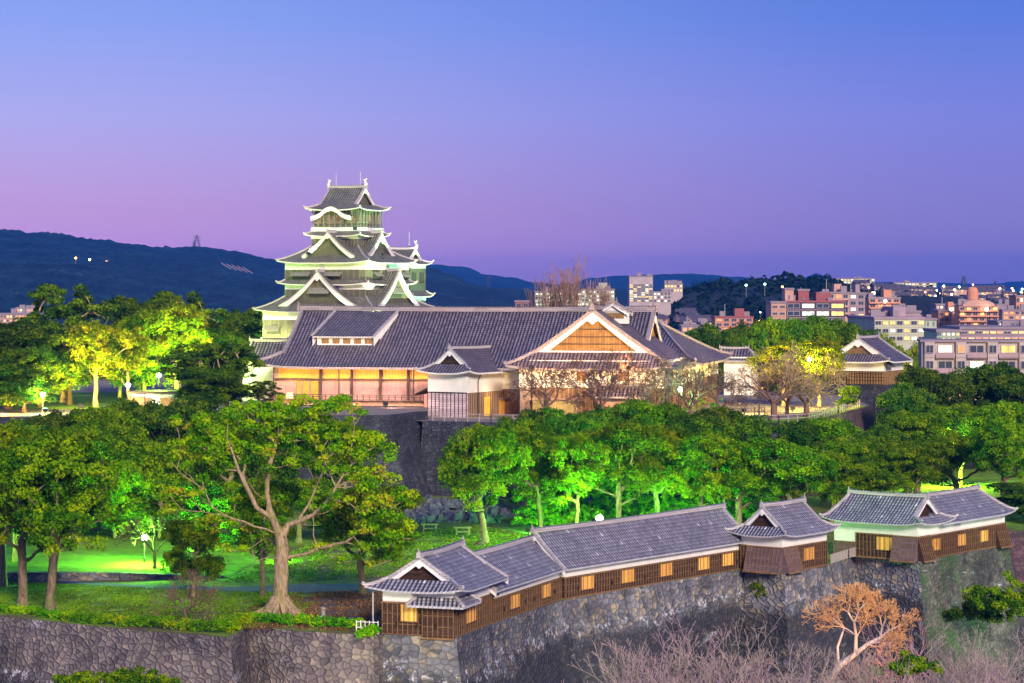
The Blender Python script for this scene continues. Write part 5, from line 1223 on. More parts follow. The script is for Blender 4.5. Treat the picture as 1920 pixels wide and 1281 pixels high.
def row(items, z0, group, phrase):
    """items: (kind, px of crown centre, top y, crown width in px, Y)"""
    for i, (k, px, yt, wpx, Y) in enumerate(sorted(items, key=lambda t: t[1])):
        h = ZatY(yt, Y)-z0; s = h/HT[k]; sw = wpx*Y/F_PX/WD[k]
        put(k, (XatY(px, Y), Y, z0), (sw, sw, s), rz=(i*2.399) % 6.28, label=f'{ords[i]} from the left of {phrase}', group=group)
# grove between the wall and the long gallery
row([('c3', 910, 800, 151, 292), ('c4', 1015, 792, 120, 299), ('c2', 1080, 815, 110, 294), ('c1', 1160, 790, 140, 303), ('c2', 1235, 800, 140, 306), ('c4', 1310, 815, 120, 300), ('c1', 1385, 822, 151, 304), ('c3', 1480, 835, 140, 304), ('c2', 1560, 850, 130, 310)], 0, 'camphor trees in the grove', 'the lamplit camphor trees in front of the grove')
row([('d1', 985, 775, 110, 322), ('d1', 1060, 768, 130, 326), ('d2', 1135, 762, 130, 322), ('c1', 1180, 752, 140, 330), ('d2', 1245, 758, 130, 332), ('d2', 1330, 768, 140, 330), ('d1', 1400, 772, 140, 335), ('d1', 1470, 790, 130, 335), ('c1', 1545, 785, 140, 340), ('c1', 1600, 820, 110, 330)], 0, 'trees in the back row of the grove', 'the dark green trees rising at the back of the grove')  # weaker light on the back row is put into darker leaf colour
# right hand wood
row([('c3', 1640, 880, 120, 312), ('c1', 1700, 830, 125, 330), ('c3', 1795, 815, 140, 340), ('c2', 1880, 790, 125, 330)], 0, 'trees behind the far right turret', 'the trees standing behind the far right turret')
row([('d2', 1655, 800, 110, 352), ('c1', 1720, 770, 130, 362), ('c2', 1800, 760, 130, 376), ('c3', 1885, 755, 140, 366)], 0, 'trees in the middle of the right wood', 'the middle row of the wood on the right')
row([('d2', 1700, 722, 120, 395), ('d1', 1760, 694, 140, 402), ('d1', 1830, 684, 150, 410), ('d2', 1900, 694, 130, 405)], 0, 'trees at the back of the right wood', 'the dark trees topping the wood before the flats')
row([('d1', 1905, 1000, 70, 312), ('d1', 1930, 905, 140, 318)], 0, 'trees by the right end of the wall', 'the trees beyond the end of the turret roof')
# left park: two trees by the hedge
t = put('c2', on(94, 1146, 0), (1.02, 1.02, 1.06), .6, 'leaning camphor tree with pale double trunk standing by the left hedge'); t = put('c1', on(42, 1137, 0), (1.0, 1.0, 1.12), 2.0, 'camphor tree with flared dark roots left of the leaning one')
t = put('c4', on(5, 1100, 0), (1.0, 1.0, 1.0), 4.0, 'camphor tree cut by the left edge of the lawn')
put('grn', on(363, 1119, 0), (.46, .46, .58), 1.0, 'small dark trunked tree with light crown left of the big camphor'); put('c3', on(680, 1114, 0), (.78, .78, .80), 1.2, 'camphor tree with bent dark trunk right of the huge camphor')
put('c1', on(492, 1117, 0), (.55, .55, .75), 2.9, 'slim tree standing just behind the huge camphor trunk')
row([('c1', 30, 830, 150, 262), ('c3', 130, 830, 160, 285), ('grn', 215, 870, 130, 290), ('grn', 300, 890, 130, 292), ('d1', 390, 900, 140, 285), ('d2', 470, 900, 140, 288), ('c3', 560, 900, 130, 292), ('d1', 640, 940, 120, 300)], 0, 'trees across the lamplit lawn', 'the trees round the far side of the lamplit lawn')
row([('d1', 20, 795, 170, 318), ('d2', 115, 770, 160, 326), ('c3', 190, 768, 160, 318), ('d2', 275, 752, 150, 325), ('d1', 345, 750, 140, 326), ('c3', 420, 770, 140, 322), ('grn', 300, 830, 150, 305), ('grn', 215, 830, 140, 304), ('d1', 500, 790, 140, 325), ('c1', 590, 785, 130, 326), ('c2', 650, 800, 110, 326), ('c1', 150, 800, 150, 300), ('c2', 60, 805, 150, 298)], 0, 'trees below the left terrace wall', 'the dark trees crowding below the left terrace wall')
# left terrace
row([('d2', 15, 605, 190, 372), ('airy', 120, 535, 170, 392), ('d1', 75, 600, 170, 378), ('d1', -20, 680, 150, 358), ('d2', 130, 620, 150, 386), ('d1', 45, 650, 120, 362)], 11.6, 'dark trees at the left of the terrace', 'the tall dark trees on the far left terrace')
row([('yel', 180, 605, 120, 378), ('yel', 240, 625, 110, 386)], 11.6, 'yellow lit trees on the left terrace', 'the yellow green trees lit from below on the left terrace')
row([('grn', 270, 585, 130, 404), ('yel', 330, 570, 130, 400), ('d1', 262, 560, 130, 418), ('airy', 335, 548, 150, 424), ('grn', 225, 640, 120, 410)], 11.6, 'green lit trees on the left terrace', 'the brilliantly green lit clump on the left terrace')
row([('d1', 400, 598, 110, 430), ('d2', 450, 580, 120, 440), ('d1', 520, 600, 90, 470), ('d2', 400, 615, 110, 420)], 11.6, 'blue green trees beside the keep', 'the bluish trees behind the left of the keep')
row([('airy', 365, 645, 140, 362), ('airy', 425, 640, 130, 361), ('airy', 490, 715, 80, 359), ('d1', 400, 690, 140, 358)], 11.6, 'dark feathery trees left of the palace', 'the dark feathery trees before the palace left end')
# behind the palace at the right
row([('d1', 1350, 612, 100, 470), ('d2', 1400, 604, 110, 480), ('c3', 1450, 600, 110, 470), ('c1', 1515, 596, 120, 500), ('c3', 1580, 602, 110, 530), ('yel', 1660, 632, 80, 520), ('yel', 1718, 648, 70, 520), ('d2', 1300, 622, 80, 520), ('d1', 1620, 612, 100, 540)], 0, 'trees behind the palace', 'the trees between the palace and the apartment blocks')
put('yel', (XatY(1470, 408), 408, 10.4), (1.05, 1.05, .84), .4, 'golden leafed tree lit by the lamp beside the turret storehouse'); put('yel', (XatY(1535, 404), 404, 10.4), (.85, .85, .9), 2.4, 'golden tree touching the gable of the turret storehouse')
put('grn', (XatY(1592, 392), 392, 10.4), (.3, .3, .30), 2.4, 'small round bright green shrub by the terrace fence')
for k, o in PR.items():
    if '_unused' in o:
        for c_ in list(o.children): bpy.data.objects.remove(c_)
        bpy.data.objects.remove(o)
# ivy and shrubs on the green streaked wall and in the moat
rngn = np.random.default_rng(77)
def bush(label, p, r, n, mt='leaf', seed=0):
    g = np.random.default_rng(seed); c = g.normal(size=(n, 3))*np.array(r)*.5; c[:, 2] = np.abs(c[:, 2])+.2
    v, tn = leaf_arrays(c, np.full(n, .45), 110, .13, g); return tag(link('shrub', leaf_mesh('shrub', v, tn, mt), loc=p), label, 'shrub')
bush('round green shrub low in the bare twigs near the bottom right', at(1705, 1262, 214), (2.2, 1.5, 1.2), 40, 'leaf', 1)
bush('rounded bright green shrub poking up at the bottom left edge', at(255, 1288, 205), (2.6, 1.5, .9), 60, 'leaf', 2)
bush('small dark shrub left of the round one at the bottom edge', at(150, 1284, 205), (1.4, 1, .5), 24, 'leaf', 3)
bush('green leafy creeper mass on the slope of the mossy wall', at(1800, 1130, 281), (4.6, 1.0, 1.6), 70, 'leaf', 4)
bush('dark green creeper clump hanging on the middle of the mossy wall', at(1745, 1105, 279), (2.4, .8, 1.4), 40, 'leaf_dark', 14)
bush('tangled green shrub at the foot of the mossy wall', at(1840, 1165, 274), (4.2, 1.4, 2.2), 90, 'leaf_dark', 15)
bush('thin green creeper below the middle turret', at(1440, 1120, 263), (1.6, .6, 1.2), 24, 'leaf_dark', 16)
bush('olive shrub at the right edge under the brown wall', at(1900, 1140, 268), (3.4, 1.5, 2.6), 70, 'leaf', 5)
bush('small weeds at the foot of the lattice fence', on(690, 1192, 0), (.8, .4, .3), 12, 'hedge', 6)
bush('leafy undergrowth lit green behind the near gallery roof', on(1045, 985, 0), (5, 2, 3.5), 150, 'leaf', 7)
bush('leafy undergrowth glowing green under the bright lamp', on(1190, 975, 0), (8, 2, 5.0), 280, 'leaf', 8)
bush('leafy undergrowth in the dark right part of the grove', on(1350, 975, 0), (8, 2, 4.0), 220, 'leaf', 9)

# bare trees ------------------------------------------------------------
# large bare tree in the moat: orange lit crown on a leaning pale trunk
bo = Vector((XatY(1540, 222), 222, -14)); s2 = F_PX/222
def bp(px, y, d=0): return ((px-1540)/s2, d, ZatY(y, 222)+14)
c3_ = lambda px, y, d=0: np.array(bp(px, y, d))
def seg(pts, rs): return [(pts[i], pts[i+1], rs[i], rs[i+1]) for i in range(len(pts)-1)]
tA, tB, tC, tD, tE = c3_(1552, 1282), c3_(1572, 1250), c3_(1604, 1226), c3_(1626, 1208), c3_(1650, 1196)
tr_ = seg([np.array((0, 0, 0.)), tA, tB, tC, tD, tE], [.42, .34, .30, .24, .18, .14])+seg([tC, c3_(1604, 1190, -.3), c3_(1600, 1165, -.5)], [.2, .15, .11])+seg([tB, c3_(1572, 1215, .6), c3_(1585, 1180, .8)], [.16, .12, .09])
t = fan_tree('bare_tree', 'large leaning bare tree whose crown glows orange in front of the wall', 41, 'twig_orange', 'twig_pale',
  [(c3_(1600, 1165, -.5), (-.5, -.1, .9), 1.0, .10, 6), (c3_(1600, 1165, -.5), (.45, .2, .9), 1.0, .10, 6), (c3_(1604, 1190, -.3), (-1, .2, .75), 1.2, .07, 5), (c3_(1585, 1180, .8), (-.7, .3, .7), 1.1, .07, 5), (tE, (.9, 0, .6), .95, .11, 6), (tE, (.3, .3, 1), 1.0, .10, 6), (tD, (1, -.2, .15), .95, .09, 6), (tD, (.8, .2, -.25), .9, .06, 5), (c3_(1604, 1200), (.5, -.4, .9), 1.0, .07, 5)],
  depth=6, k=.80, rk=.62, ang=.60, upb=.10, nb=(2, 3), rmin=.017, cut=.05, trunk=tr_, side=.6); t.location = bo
def vase(seed, h, group, wide=.42, mt='twig_purple', bark='twig_pale', name='bare_tree', dep=7, r=.3, th=.12, n0=4, up=.10, out=.55, rmin=.022, trunk_r=1.0, cut=.06, k=.80, side=.3):
    g_ = np.random.default_rng(seed); z0 = h*th; L0 = h*(1-th)*(1-k)/(1-k**(dep+1))*1.12; st = []
    for j in range(n0): a = j*6.283/n0+g_.uniform(-.4, .4); st.append(((0, 0, z0), (out*math.cos(a), out*math.sin(a), 1), L0*g_.uniform(.9, 1.15), r*.62, dep))
    return fan_tree(name, 'x', seed, mt, bark, st, depth=dep, k=k, rk=.68, ang=wide, upb=up, nb=(2, 2) if dep > 6 else (2, 3), rmin=rmin, cut=cut, group=group, trunk=[((0, 0, -.3), (0, 0, z0), r*1.25*trunk_r, r*trunk_r)], side=side)
b1 = vase(42, 16, 'bare trees in the moat'); b2 = vase(43, 16, 'bare trees in the moat', .36, out=.7, n0=5, mt='twig_grey', bark='twig_grey')
bl = [(b1, 1165, 1232, 208, .8), (b2, 1255, 1196, 212, 1.0), (b1, 1345, 1165, 214, 1.1), (b2, 1445, 1172, 214, 1.0), (b2, 1650, 1232, 204, .8), (b1, 1775, 1150, 222, 1.1), (b2, 1862, 1190, 214, 1.0), (b1, 1925, 1180, 218, 1.0), (b1, 1400, 1215, 202, .9), (b2, 1540, 1230, 202, .8), (b1, 1820, 1225, 205, .8), (b1, 1700, 1190, 216, 1.0), (b2, 1300, 1235, 203, .9), (b2, 1895, 1230, 206, .9), (b1, 1215, 1250, 202, .8)]
seen = set(); wds = ['leftmost of the mauve bare trees at the bottom edge', 'low mauve bare tree second from the left below the curving wall', 'tall mauve bare tree below the middle of the long gallery', 'mauve bare tree rising under the far end of the long gallery', 'bare tree crown directly below the orange crown', 'pinkish bare tree right of the orange crown under the far turret', 'bare tree in front of the green creeper', 'bare tree cut by the right edge', 'small bare tree at the bottom edge below the tall mauve one', 'small bare tree at the foot of the leaning trunk', 'small bare tree at the bottom edge right of the green shrub', 'mauve bare tree filling the gap right of the orange crown', 'low greyish bare tree at the bottom edge left of the tall mauve one', 'greyish bare tree low in the bottom right corner', 'lowest mauve bare tree near the start of the thicket']
for i, (b_, px, yt, Y, sc_) in enumerate(bl):
    o = b_ if b_.name not in seen else dup(b_); seen.add(b_.name); h = ZatY(yt, Y)+14; o['label'] = wds[i]; place(o, (XatY(px, Y), Y, -14), (sc_, sc_, h/b_['h_']), i*1.9)
# cherry trees on the terrace
GC = 'bare cherry trees on the terrace'
ch = vase(51, 7.6, GC, .62, 'twig_brown', 'twig_brown', 'cherry_tree', 6, .26, .22, 4, .02, 1.1, .026, 1.1, .05, .79, .35); ch2 = vase(52, 8.2, GC, .55, 'twig_brown', 'twig_brown', 'cherry_tree', 6, .26, .22, 5, .04, 1.0, .026, 1.1, .05, .79, .35)
ch3 = vase(53, 8.6, GC, .58, 'twig_tan', 'twig_brown', 'cherry_tree', 7, .32, .2, 5, .03, 1.1, .026, 1.1, .06, .79, .3)
cl = [(ch, 1022, 784, 357, .95, 'bare cherry tree before the lit opening at the left of the gabled wing'), (ch2, 1126, 784, 357, .95, 'bare cherry tree with twisted black limbs before the middle of the gabled wing'), (ch, 1232, 780, 359, .85, 'thin bare tree left of the green palace lamp'), (ch2, 1292, 790, 356, .9, 'bare cherry tree just right of the green palace lamp'), (ch, 1351, 782, 366, .75, 'small bare tree right of the glowing terrace hedge'), (ch3, 1451, 778, 368, .98, 'big bare cherry tree with pinkish twigs by the terrace fence'), (ch3, 1512, 772, 374, .9, 'bare cherry tree leaning towards the turret storehouse'), (ch2, 1476, 777, 378, .8, 'bare cherry tree squeezed between two larger ones by the fence')]
seen = set()
for i, (b_, px, y, Y, sc_, lb_) in enumerate(cl):
    o = b_ if b_.name not in seen else dup(b_); seen.add(b_.name); o['label'] = lb_; place(o, (XatY(px, Y), Y, 10.4), sc_*1.22, i*1.3)
# small bare reddish tree by the hedge, slender ones by the lamp
t = vase(54, 4.2, None, .6, 'twig_brown', 'twig_brown', 'bare_shrub', 5, .11, .14, 5, .03, 1.1, .018, 1, .04, .8, .3); t['label'] = 'small reddish bare tree behind the bend of the clipped hedge'; t.location = on(348, 1164, 0)
t = vase(55, 6.6, None, .5, 'bark_moss', 'bark_moss', 'bare_tree', 5, .18, .25, 3, .05, .7, .028, 1, .05, .8, .3); t['label'] = 'small bare tree glowing green just right of the park lamp'; t.location = on(290, 1076, 0)+Vector((0, 0, .5))
gk = vase(56, 21, None, .20, 'twig_red', 'twig_red', 'ginkgo_tree', 7, .34, .1, 6, .22, .33, .042, 1, .06, .80, .45); gk['label'] = 'tall bare ginkgo with upright reddish twigs rising behind the palace ridge'; gk.location = (XatY(1062, 430), 430, 11.5); gk.scale = (.62, .62, .96)
gk2 = dup(gk, loc=(XatY(1030, 434), 434, 11.5), rz=1.4, scale=(.4, .4, .8), label='shorter bare ginkgo left of the tall one behind the palace ridge'); gk3 = dup(gk, loc=(XatY(1122, 430), 430, 11.5), rz=2.6, scale=(.32, .32, .86), label='thin bare ginkgo right of the tall one behind the palace ridge')
t = put  # keep name
# ------------------------------------------------------------------ hills, mountains
def hill(name, prof, Y, front, back, mt, amp, seed, sub=10, zb=-14, tex=1.0, rows=34):
    g = np.random.default_rng(seed); xs, zs = [], []
    for (p0, y0), (p1, y1) in zip(prof, prof[1:]):
        n = max(2, int(abs(p1-p0)/sub))
        for k in range(n): t = k/n; t2 = t*t*(3-2*t); xs.append(XatY(p0+(p1-p0)*t, Y)); zs.append(ZatY(y0+(y1-y0)*t2, Y))
    xs.append(XatY(prof[-1][0], Y)); zs.append(ZatY(prof[-1][1], Y)); xs = np.array(xs); zs = np.array(zs)
    mb = MB(); G_ = []; ph = g.uniform(0, 6, 12)
    for r in range(rows+1):
        s = -1+2.0*r/rows; row_ = []
        for i, (x, z) in enumerate(zip(xs, zs)):
            e = (1-abs(s))**.8 if s < 0 else (1-s)**1.0; y = Y+(s*front if s < 0 else s*back)
            nz = sum(math.sin(x*f_/amp*.05+y*f2/amp*.05+p_) for f_, f2, p_ in ((1, .7, ph[0]), (2.3, 1.9, ph[1]), (-1.7, 3.1, ph[2]), (4.3, 3.7, ph[3])))*.25
            row_.append((x, y, zb+(z-zb)*e+amp*nz*(e*(1-e)*4)*.9+(g.random()-.3)*amp*.16*tex*(e > .03)))
        G_.append(row_)
    mb.grid(G_, [[(p[0], p[1]) for p in r_] for r_ in G_]); o = mb.build(name, M[mt]); return tag(o, kind='structure')
hill('mountain', [(-500, 470), (-200, 440), (0, 434), (90, 439), (180, 452), (300, 465), (380, 466), (430, 473), (500, 488), (560, 506), (640, 520), (760, 528), (900, 545)], 4200, 2300, 2500, 'mountain', 26, 1, sub=5, tex=1.6, rows=60)
hill('mountain', [(640, 512), (740, 498), (790, 497), (850, 515), (880, 531), (930, 542), (1010, 545), (1100, 541), (1220, 546), (1400, 548), (1600, 552)], 3400, 1300, 1600, 'mountain', 18, 2)
hill('mountain', [(700, 515), (800, 496), (870, 501), (915, 516), (960, 520), (1000, 530), (1060, 535), (1110, 521), (1180, 517), (1215, 515), (1300, 514), (1380, 520), (1450, 528), (1560, 533)], 7200, 1300, 2000, 'mountain', 30, 3, tex=.6)
hill('mountain', [(1380, 533), (1500, 528), (1530, 512), (1550, 519), (1575, 525), (1640, 529), (1740, 530), (1860, 533), (1900, 528), (1990, 522), (2200, 526)], 9000, 1300, 2000, 'mountain', 12, 4, tex=.3)
hill('wooded_hill', [(1180, 585), (1230, 565), (1270, 548), (1320, 538), (1350, 530), (1400, 528), (1440, 525), (1500, 523), (1540, 527), (1580, 536), (1640, 540), (1700, 545), (1800, 548), (2000, 550)], 1500, 500, 600, 'hillwood', 9, 5, sub=7)
hill('wooded_hill', [(1440, 585), (1560, 565), (1680, 556), (1760, 556), (1850, 566), (2000, 572)], 1180, 250, 400, 'hillwood', 6, 6, sub=7)
# woods along the crest of the hill: one far-off mass
g = np.random.default_rng(9); cs = []; rs_ = []
def crest(px, prof):
    for (a, y0), (b_, y1) in zip(prof, prof[1:]):
        if a <= px <= b_: t = (px-a)/(b_-a); return y0+(y1-y0)*t*t*(3-2*t)
PF = [(1180, 585), (1230, 565), (1270, 548), (1320, 538), (1350, 530), (1400, 528), (1440, 525), (1500, 523), (1540, 527), (1580, 536), (1640, 540), (1700, 545), (1800, 548), (2000, 550)]
for k in range(1500):
    px = g.uniform(1190, 1990); s = g.random()**.9
    if px > 1600 and g.random() < .75: continue
    e = (1-s)**.8; y = 1500-500*s; z = -14+(ZatY(crest(px, PF), 1500)+14)*e; cs.append((XatY(px, 1500), y, z+g.uniform(-1.5, 1.5))); rs_.append(g.uniform(2.4, 4.6))
cs = np.array(cs); v, tn = leaf_arrays(cs, np.array(rs_), 60, 1.3, g, squash=.8); M['leaf_far'] = m_leaf('distant_wood_leaves', [(0, (.004, .014, .012)), (.6, (.012, .03, .02)), (1, (.03, .05, .03))], .2)
tag(link('far_wood', leaf_mesh('far_wood', v, tn, 'leaf_far')), 'dark wood covering the low hill behind the town', 'wood', kind='stuff')

# ------------------------------------------------------------------ city
CB = {k: m_plain('facade_'+k, c, .85, .12, .25) for k, c in {'peach': (.55, .32, .26), 'brick': (.30, .10, .11), 'cream': (.50, .50, .38), 'green': (.42, .52, .40), 'white': (.44, .36, .38), 'mauve': (.36, .26, .32), 'dark': (.07, .05, .08), 'orange': (.62, .28, .18), 'grey': (.27, .22, .26)}.items()}  # pink city light is put into the white and mauve facade colours
WL = {'yellow': m_emit('window_lit_yellow', (1, .70, .18), 2.2, .5, .6), 'white': m_emit('window_lit_white', (.95, 1, .72), 2.2, .4, .6), 'orange': m_emit('window_lit_orange', (1, .42, .16), 1.8, .4, .6)}
WDK, nt_, b_ = mat('window_dark_glass'); b_.inputs['Base Color'].default_value = (.05, .06, .10, 1); b_.inputs['Roughness'].default_value = .2
FRM = m_plain('window_frame_metal', (.40, .38, .42), .6, .1)
_wcache = {}
def window(parent, fr, u, z, wd, hh, kind, v=0, depth=.12):
    key = (round(wd, 2), round(hh, 2), kind, id(fr.__class__), round(fr.e1.x, 3))
    c = fr.p(u, v, z)
    if key not in _wcache:
        fo = Fr(0, 0, math.degrees(math.atan2(-fr.e1.y, fr.e1.x))); m_ = MB()
        m_.box(fo, -wd/2, wd/2, -depth, 0, 0, hh, 0); t = .08*max(1, wd/2)
        for (a, b2, c0, c1) in ((-wd/2-t, -wd/2, -t, hh+t), (wd/2, wd/2+t, -t, hh+t), (-wd/2, wd/2, -t, 0), (-wd/2, wd/2, hh, hh+t), (-t/2, t/2, 0, hh)): m_.box(fo, a, b2, -depth-.1, -.005, c0, c1, 1)
        me_o = m_.build('window', [WL.get(kind, WDK), FRM]); me_o.data.transform(__import__('mathutils').Matrix.Translation(me_o.location)); me = me_o.data; bpy.data.objects.remove(me_o); _wcache[key] = me
    o = bpy.data.objects.new('window', _wcache[key]); COL.objects.link(o); o.parent = parent; o.location = c-wpos(parent); return o
def tower(label, px0, px1, yt, yb, Y, wall, floors, bays, lit=.4, kinds=('yellow', 'white'), yaw=0, depth=14, seed=0, name='apartment_block', cat='building', roofbits=True, wfrac=.6, hfrac=.5, balc=False, zb=-14, side=None, parapet=True, wtop=0):
    r = random.Random(seed); x0 = XatY(px0, Y); wd = (px1-px0)*Y/F_PX; fr = Fr(x0, Y, yaw); zt = ZatY(yt, Y); zv = ZatY(yb, Y)
    t = thing(name, label, cat, fr.p(wd/2, depth/2, zb))
    m_ = MB(); m_.box(fr, 0, wd, 0, depth, zb, zt); m_.build('wall', CB[wall], t)
    if parapet: m_ = MB(); m_.box(fr, -.25, wd+.25, -.25, depth+.25, zt-.1, zt+.5); m_.build('roof', CB[side or 'grey'], t)
    fh = (zt-zv-wtop)/floors
    m_ = MB()
    for f in range(floors+1): m_.box(fr, -.12, wd+.12, -.14, -.002, zv+fh*f-.12, zv+fh*f+.12)
    m_.build('floor_band', CB['mauve' if wall == 'dark' else wall], t)
    if wd > 8:
        m_ = MB()
        for k in range(r.randint(2, 5)): u = r.uniform(.08, .9)*wd; v = r.uniform(.1, .8)*depth; s_ = r.uniform(.6, 1.4); m_.box(fr, u-s_, u+s_, v-.7, v+.7, zt+.45, zt+.5+r.uniform(.8, 1.9))
        m_.build('roof_equipment', CB['grey'], t)
    for f in range(floors):
        z = zv+fh*f
        if balc: m_ = MB(); m_.box(fr, .1, wd-.1, -1.1, -.01, z+.02, z+fh*.3); m_.build('balcony', CB[wall], t)
        for b2 in range(bays):
            k = r.choice(kinds) if r.random() < lit else 'dark'; window(t, fr, wd*(b2+.5)/bays, z+fh*(.32 if balc else .28), wd/bays*wfrac, fh*hfrac, k)
    if roofbits:
        m_ = MB(); m_.box(fr, wd*.55, wd*.8, depth*.3, depth*.7, zt+.45, zt+3.0); m_.build('lift_house', CB[side or wall], t)
        m_ = MB(); m_.beam(fr.p(wd*.3, depth*.4, zt+.4), fr.p(wd*.3, depth*.4, zt+4.5), .15, .15); m_.build('aerial', FRM, t)
    return t
tower('cream end block of the brown apartment house', 1446, 1474, 568, 606, 760, 'peach', 3, 2, 0, seed=1, depth=16, roofbits=False, hfrac=.28, wfrac=.6)
tower('dark brown flats with wide lit balconies left of the pink block', 1474, 1584, 567, 610, 762, 'dark', 3, 4, .6, seed=2, depth=18, side='brick', wfrac=.8, hfrac=.5)
t = tower('tall brick red service tower above the dark flats', 1497, 1517, 545, 568, 766, 'brick', 1, 1, 0, seed=3, depth=9, roofbits=False, wfrac=.1, hfrac=.1)
tower('slim pale stair tower with rounded top on the dark flats', 1472, 1488, 543, 568, 765, 'peach', 1, 1, 0, seed=4, depth=9, roofbits=False, wfrac=.15, hfrac=.3)
tower('salmon balcony block with dark side wall behind the flats', 1538, 1592, 550, 590, 800, 'peach', 3, 4, .2, ('orange', 'yellow'), seed=5, depth=16, balc=True)
tower('tall dark grey slab with stacked lit balconies', 1592, 1622, 551, 610, 801, 'mauve', 5, 2, .3, seed=6, depth=18)
tower('orange pink apartment block with lit corner lamps', 1629, 1688, 560, 598, 850, 'orange', 4, 4, .45, ('orange', 'yellow'), seed=7, depth=18, balc=True)
tower('low orange stair block right of the pink apartments', 1688, 1696, 572, 600, 852, 'orange', 3, 1, .6, ('orange',), seed=8, depth=10, roofbits=False)
tower('pale green office building with rows of bright windows', 1640, 1735, 598, 642, 640, 'cream', 3, 7, .75, ('yellow', 'white'), seed=9, depth=34, yaw=-4, wfrac=.72, hfrac=.42, side='mauve')
tower('light green rear wing of the office building', 1735, 1756, 600, 645, 668, 'green', 3, 2, .2, ('white',), seed=10, depth=20, roofbits=False, wfrac=.2)
tower('mauve plant room on the office roof', 1660, 1726, 586, 599, 655, 'mauve', 1, 2, 0, seed=11, depth=12, roofbits=False, wfrac=.1, hfrac=.1)
tower('small pink building with dazzling white roof light', 1760, 1800, 584, 615, 800, 'orange', 3, 4, .3, ('orange', 'white'), seed=12, depth=14)
ar = tower('orange apartment house with arched roof and round water tank', 1798, 1872, 575, 614, 780, 'orange', 4, 6, .4, ('orange', 'yellow'), seed=13, depth=14, roofbits=False, balc=True, parapet=False)
fr = Fr(XatY(1798, 780), 780, 0); wd = 74*780/F_PX; m_ = MB(); n = 14
for k in range(n):
    a0, a1 = math.pi*k/n, math.pi*(k+1)/n; f_ = lambda a: (wd/2-math.cos(a)*wd*.42, ZatY(575, 780)+math.sin(a)*2.0)
    (u0, z0), (u1, z1) = f_(a0), f_(a1); m_.hexa([fr.p(u0, -.6, ZatY(575, 780)), fr.p(u1, -.6, ZatY(575, 780)), fr.p(u1, 13, ZatY(575, 780)), fr.p(u0, 13, ZatY(575, 780))], [fr.p(u0, -.6, z0+.1), fr.p(u1, -.6, z1+.1), fr.p(u1, 13, z1+.1), fr.p(u0, 13, z0+.1)])
m_.build('arched_roof', CB['peach'], ar); m_ = MB(); m_.lathe(fr.p(wd*.42, 5, ZatY(575, 780)+1.5), [(1.6, 0), (1.8, 1), (1.8, 3.2), (1.3, 4.4), (0, 4.8)], 12); m_.build('water_tank', CB['orange'], ar)
tower('long mauve gymnasium with lit lower strip', 1801, 1990, 617, 640, 560, 'mauve', 2, 14, .5, ('yellow', 'orange'), seed=14, depth=24, roofbits=False, hfrac=.3, wfrac=.8)
tower('low green roofed hall with lit windows beside the gymnasium', 1757, 1800, 622, 642, 560, 'green', 2, 5, .8, ('yellow', 'white'), seed=15, depth=18, roofbits=False)
# the near flats at the right edge, three floors of bays and balconies
Y = 470; fr = Fr(XatY(1728, Y), Y, 6); wd = 262*Y/F_PX; fl_ = thing('apartment_block', 'long white three storey flats with bay windows and lit balconies at the right edge', 'building', fr.p(wd/2, 6, -14)); zt = ZatY(641, Y)
m_ = MB(); m_.box(fr, 0, wd, 0, 11, -14, zt); m_.build('wall', CB['white'], fl_); m_ = MB(); m_.box(fr, -.3, wd+.3, -.5, 11.3, zt-.05, zt+.35); m_.build('roof', CB['grey'], fl_)
r = random.Random(3); bw = wd/9
for f in range(4):
    z = zt-2.95*(f+1)
    for b2 in range(9):
        u = bw*(b2+.5); bay = b2 % 2 == 0; k = r.choice(['yellow', 'white', 'yellow', 'dark', 'dark'])
        if bay: m_ = MB(); m_.box(fr, u-bw*.32, u+bw*.32, -.8, -.01, z+.02, z+2.9); m_.build('bay', CB['white'], fl_); window(fl_, fr, u, z+.95, bw*.42, 1.35, 'dark' if r.random() < .75 else 'orange', v=-.8)
        else:
            m_ = MB(); m_.box(fr, u-bw*.62, u+bw*.62, -.9, -.75, z+.1, z+1.0); m_.box(fr, u-bw*.62, u+bw*.62, -.9, -.02, z-.08, z+.06); m_.build('balcony', CB['mauve'], fl_)
            window(fl_, fr, u, z+.2, bw*.85, 2.05, k)
# middle distance
tower('white office tower with bright floors beyond the palace ridge', 1180, 1224, 519, 566, 1350, 'white', 9, 6, .5, ('yellow', 'white'), seed=21, depth=20, roofbits=False, hfrac=.45, wfrac=.8, wtop=4)
tower('long floodlit cream building behind the bare ginkgo', 1003, 1090, 548, 574, 1000, 'cream', 4, 12, .8, ('white',), seed=22, depth=24, roofbits=False, hfrac=.4)
tower('pale hospital block right of the ginkgo', 1090, 1152, 544, 574, 1040, 'cream', 4, 9, .5, ('white',), seed=23, depth=20, hfrac=.4)
tower('low white annex right of the white office tower', 1225, 1258, 548, 568, 1360, 'white', 3, 5, .3, ('white',), seed=24, depth=20, roofbits=False)
tower('lit flat roofed block behind the low white annex', 1246, 1280, 533, 549, 1420, 'white', 2, 6, .8, ('yellow',), seed=25, depth=16, roofbits=False)
tower('orange flats with red lift tower right of the palace gable', 1341, 1412, 596, 622, 820, 'orange', 3, 5, .3, ('orange',), seed=26, depth=16, side='brick')
tower('low pink house row behind the palace gable', 1278, 1335, 612, 625, 760, 'mauve', 1, 5, .3, ('orange',), seed=27, depth=12, roofbits=False)
tower('hilltop school with long rows of lit windows', 1562, 1640, 523, 537, 1650, 'cream', 3, 12, .85, ('yellow', 'white'), seed=28, depth=20, roofbits=False, zb=0)
tower('bright floodlit college on the far ridge', 1676, 1756, 531, 548, 1500, 'cream', 4, 12, .8, ('white', 'yellow'), seed=29, depth=20, roofbits=False, zb=0)
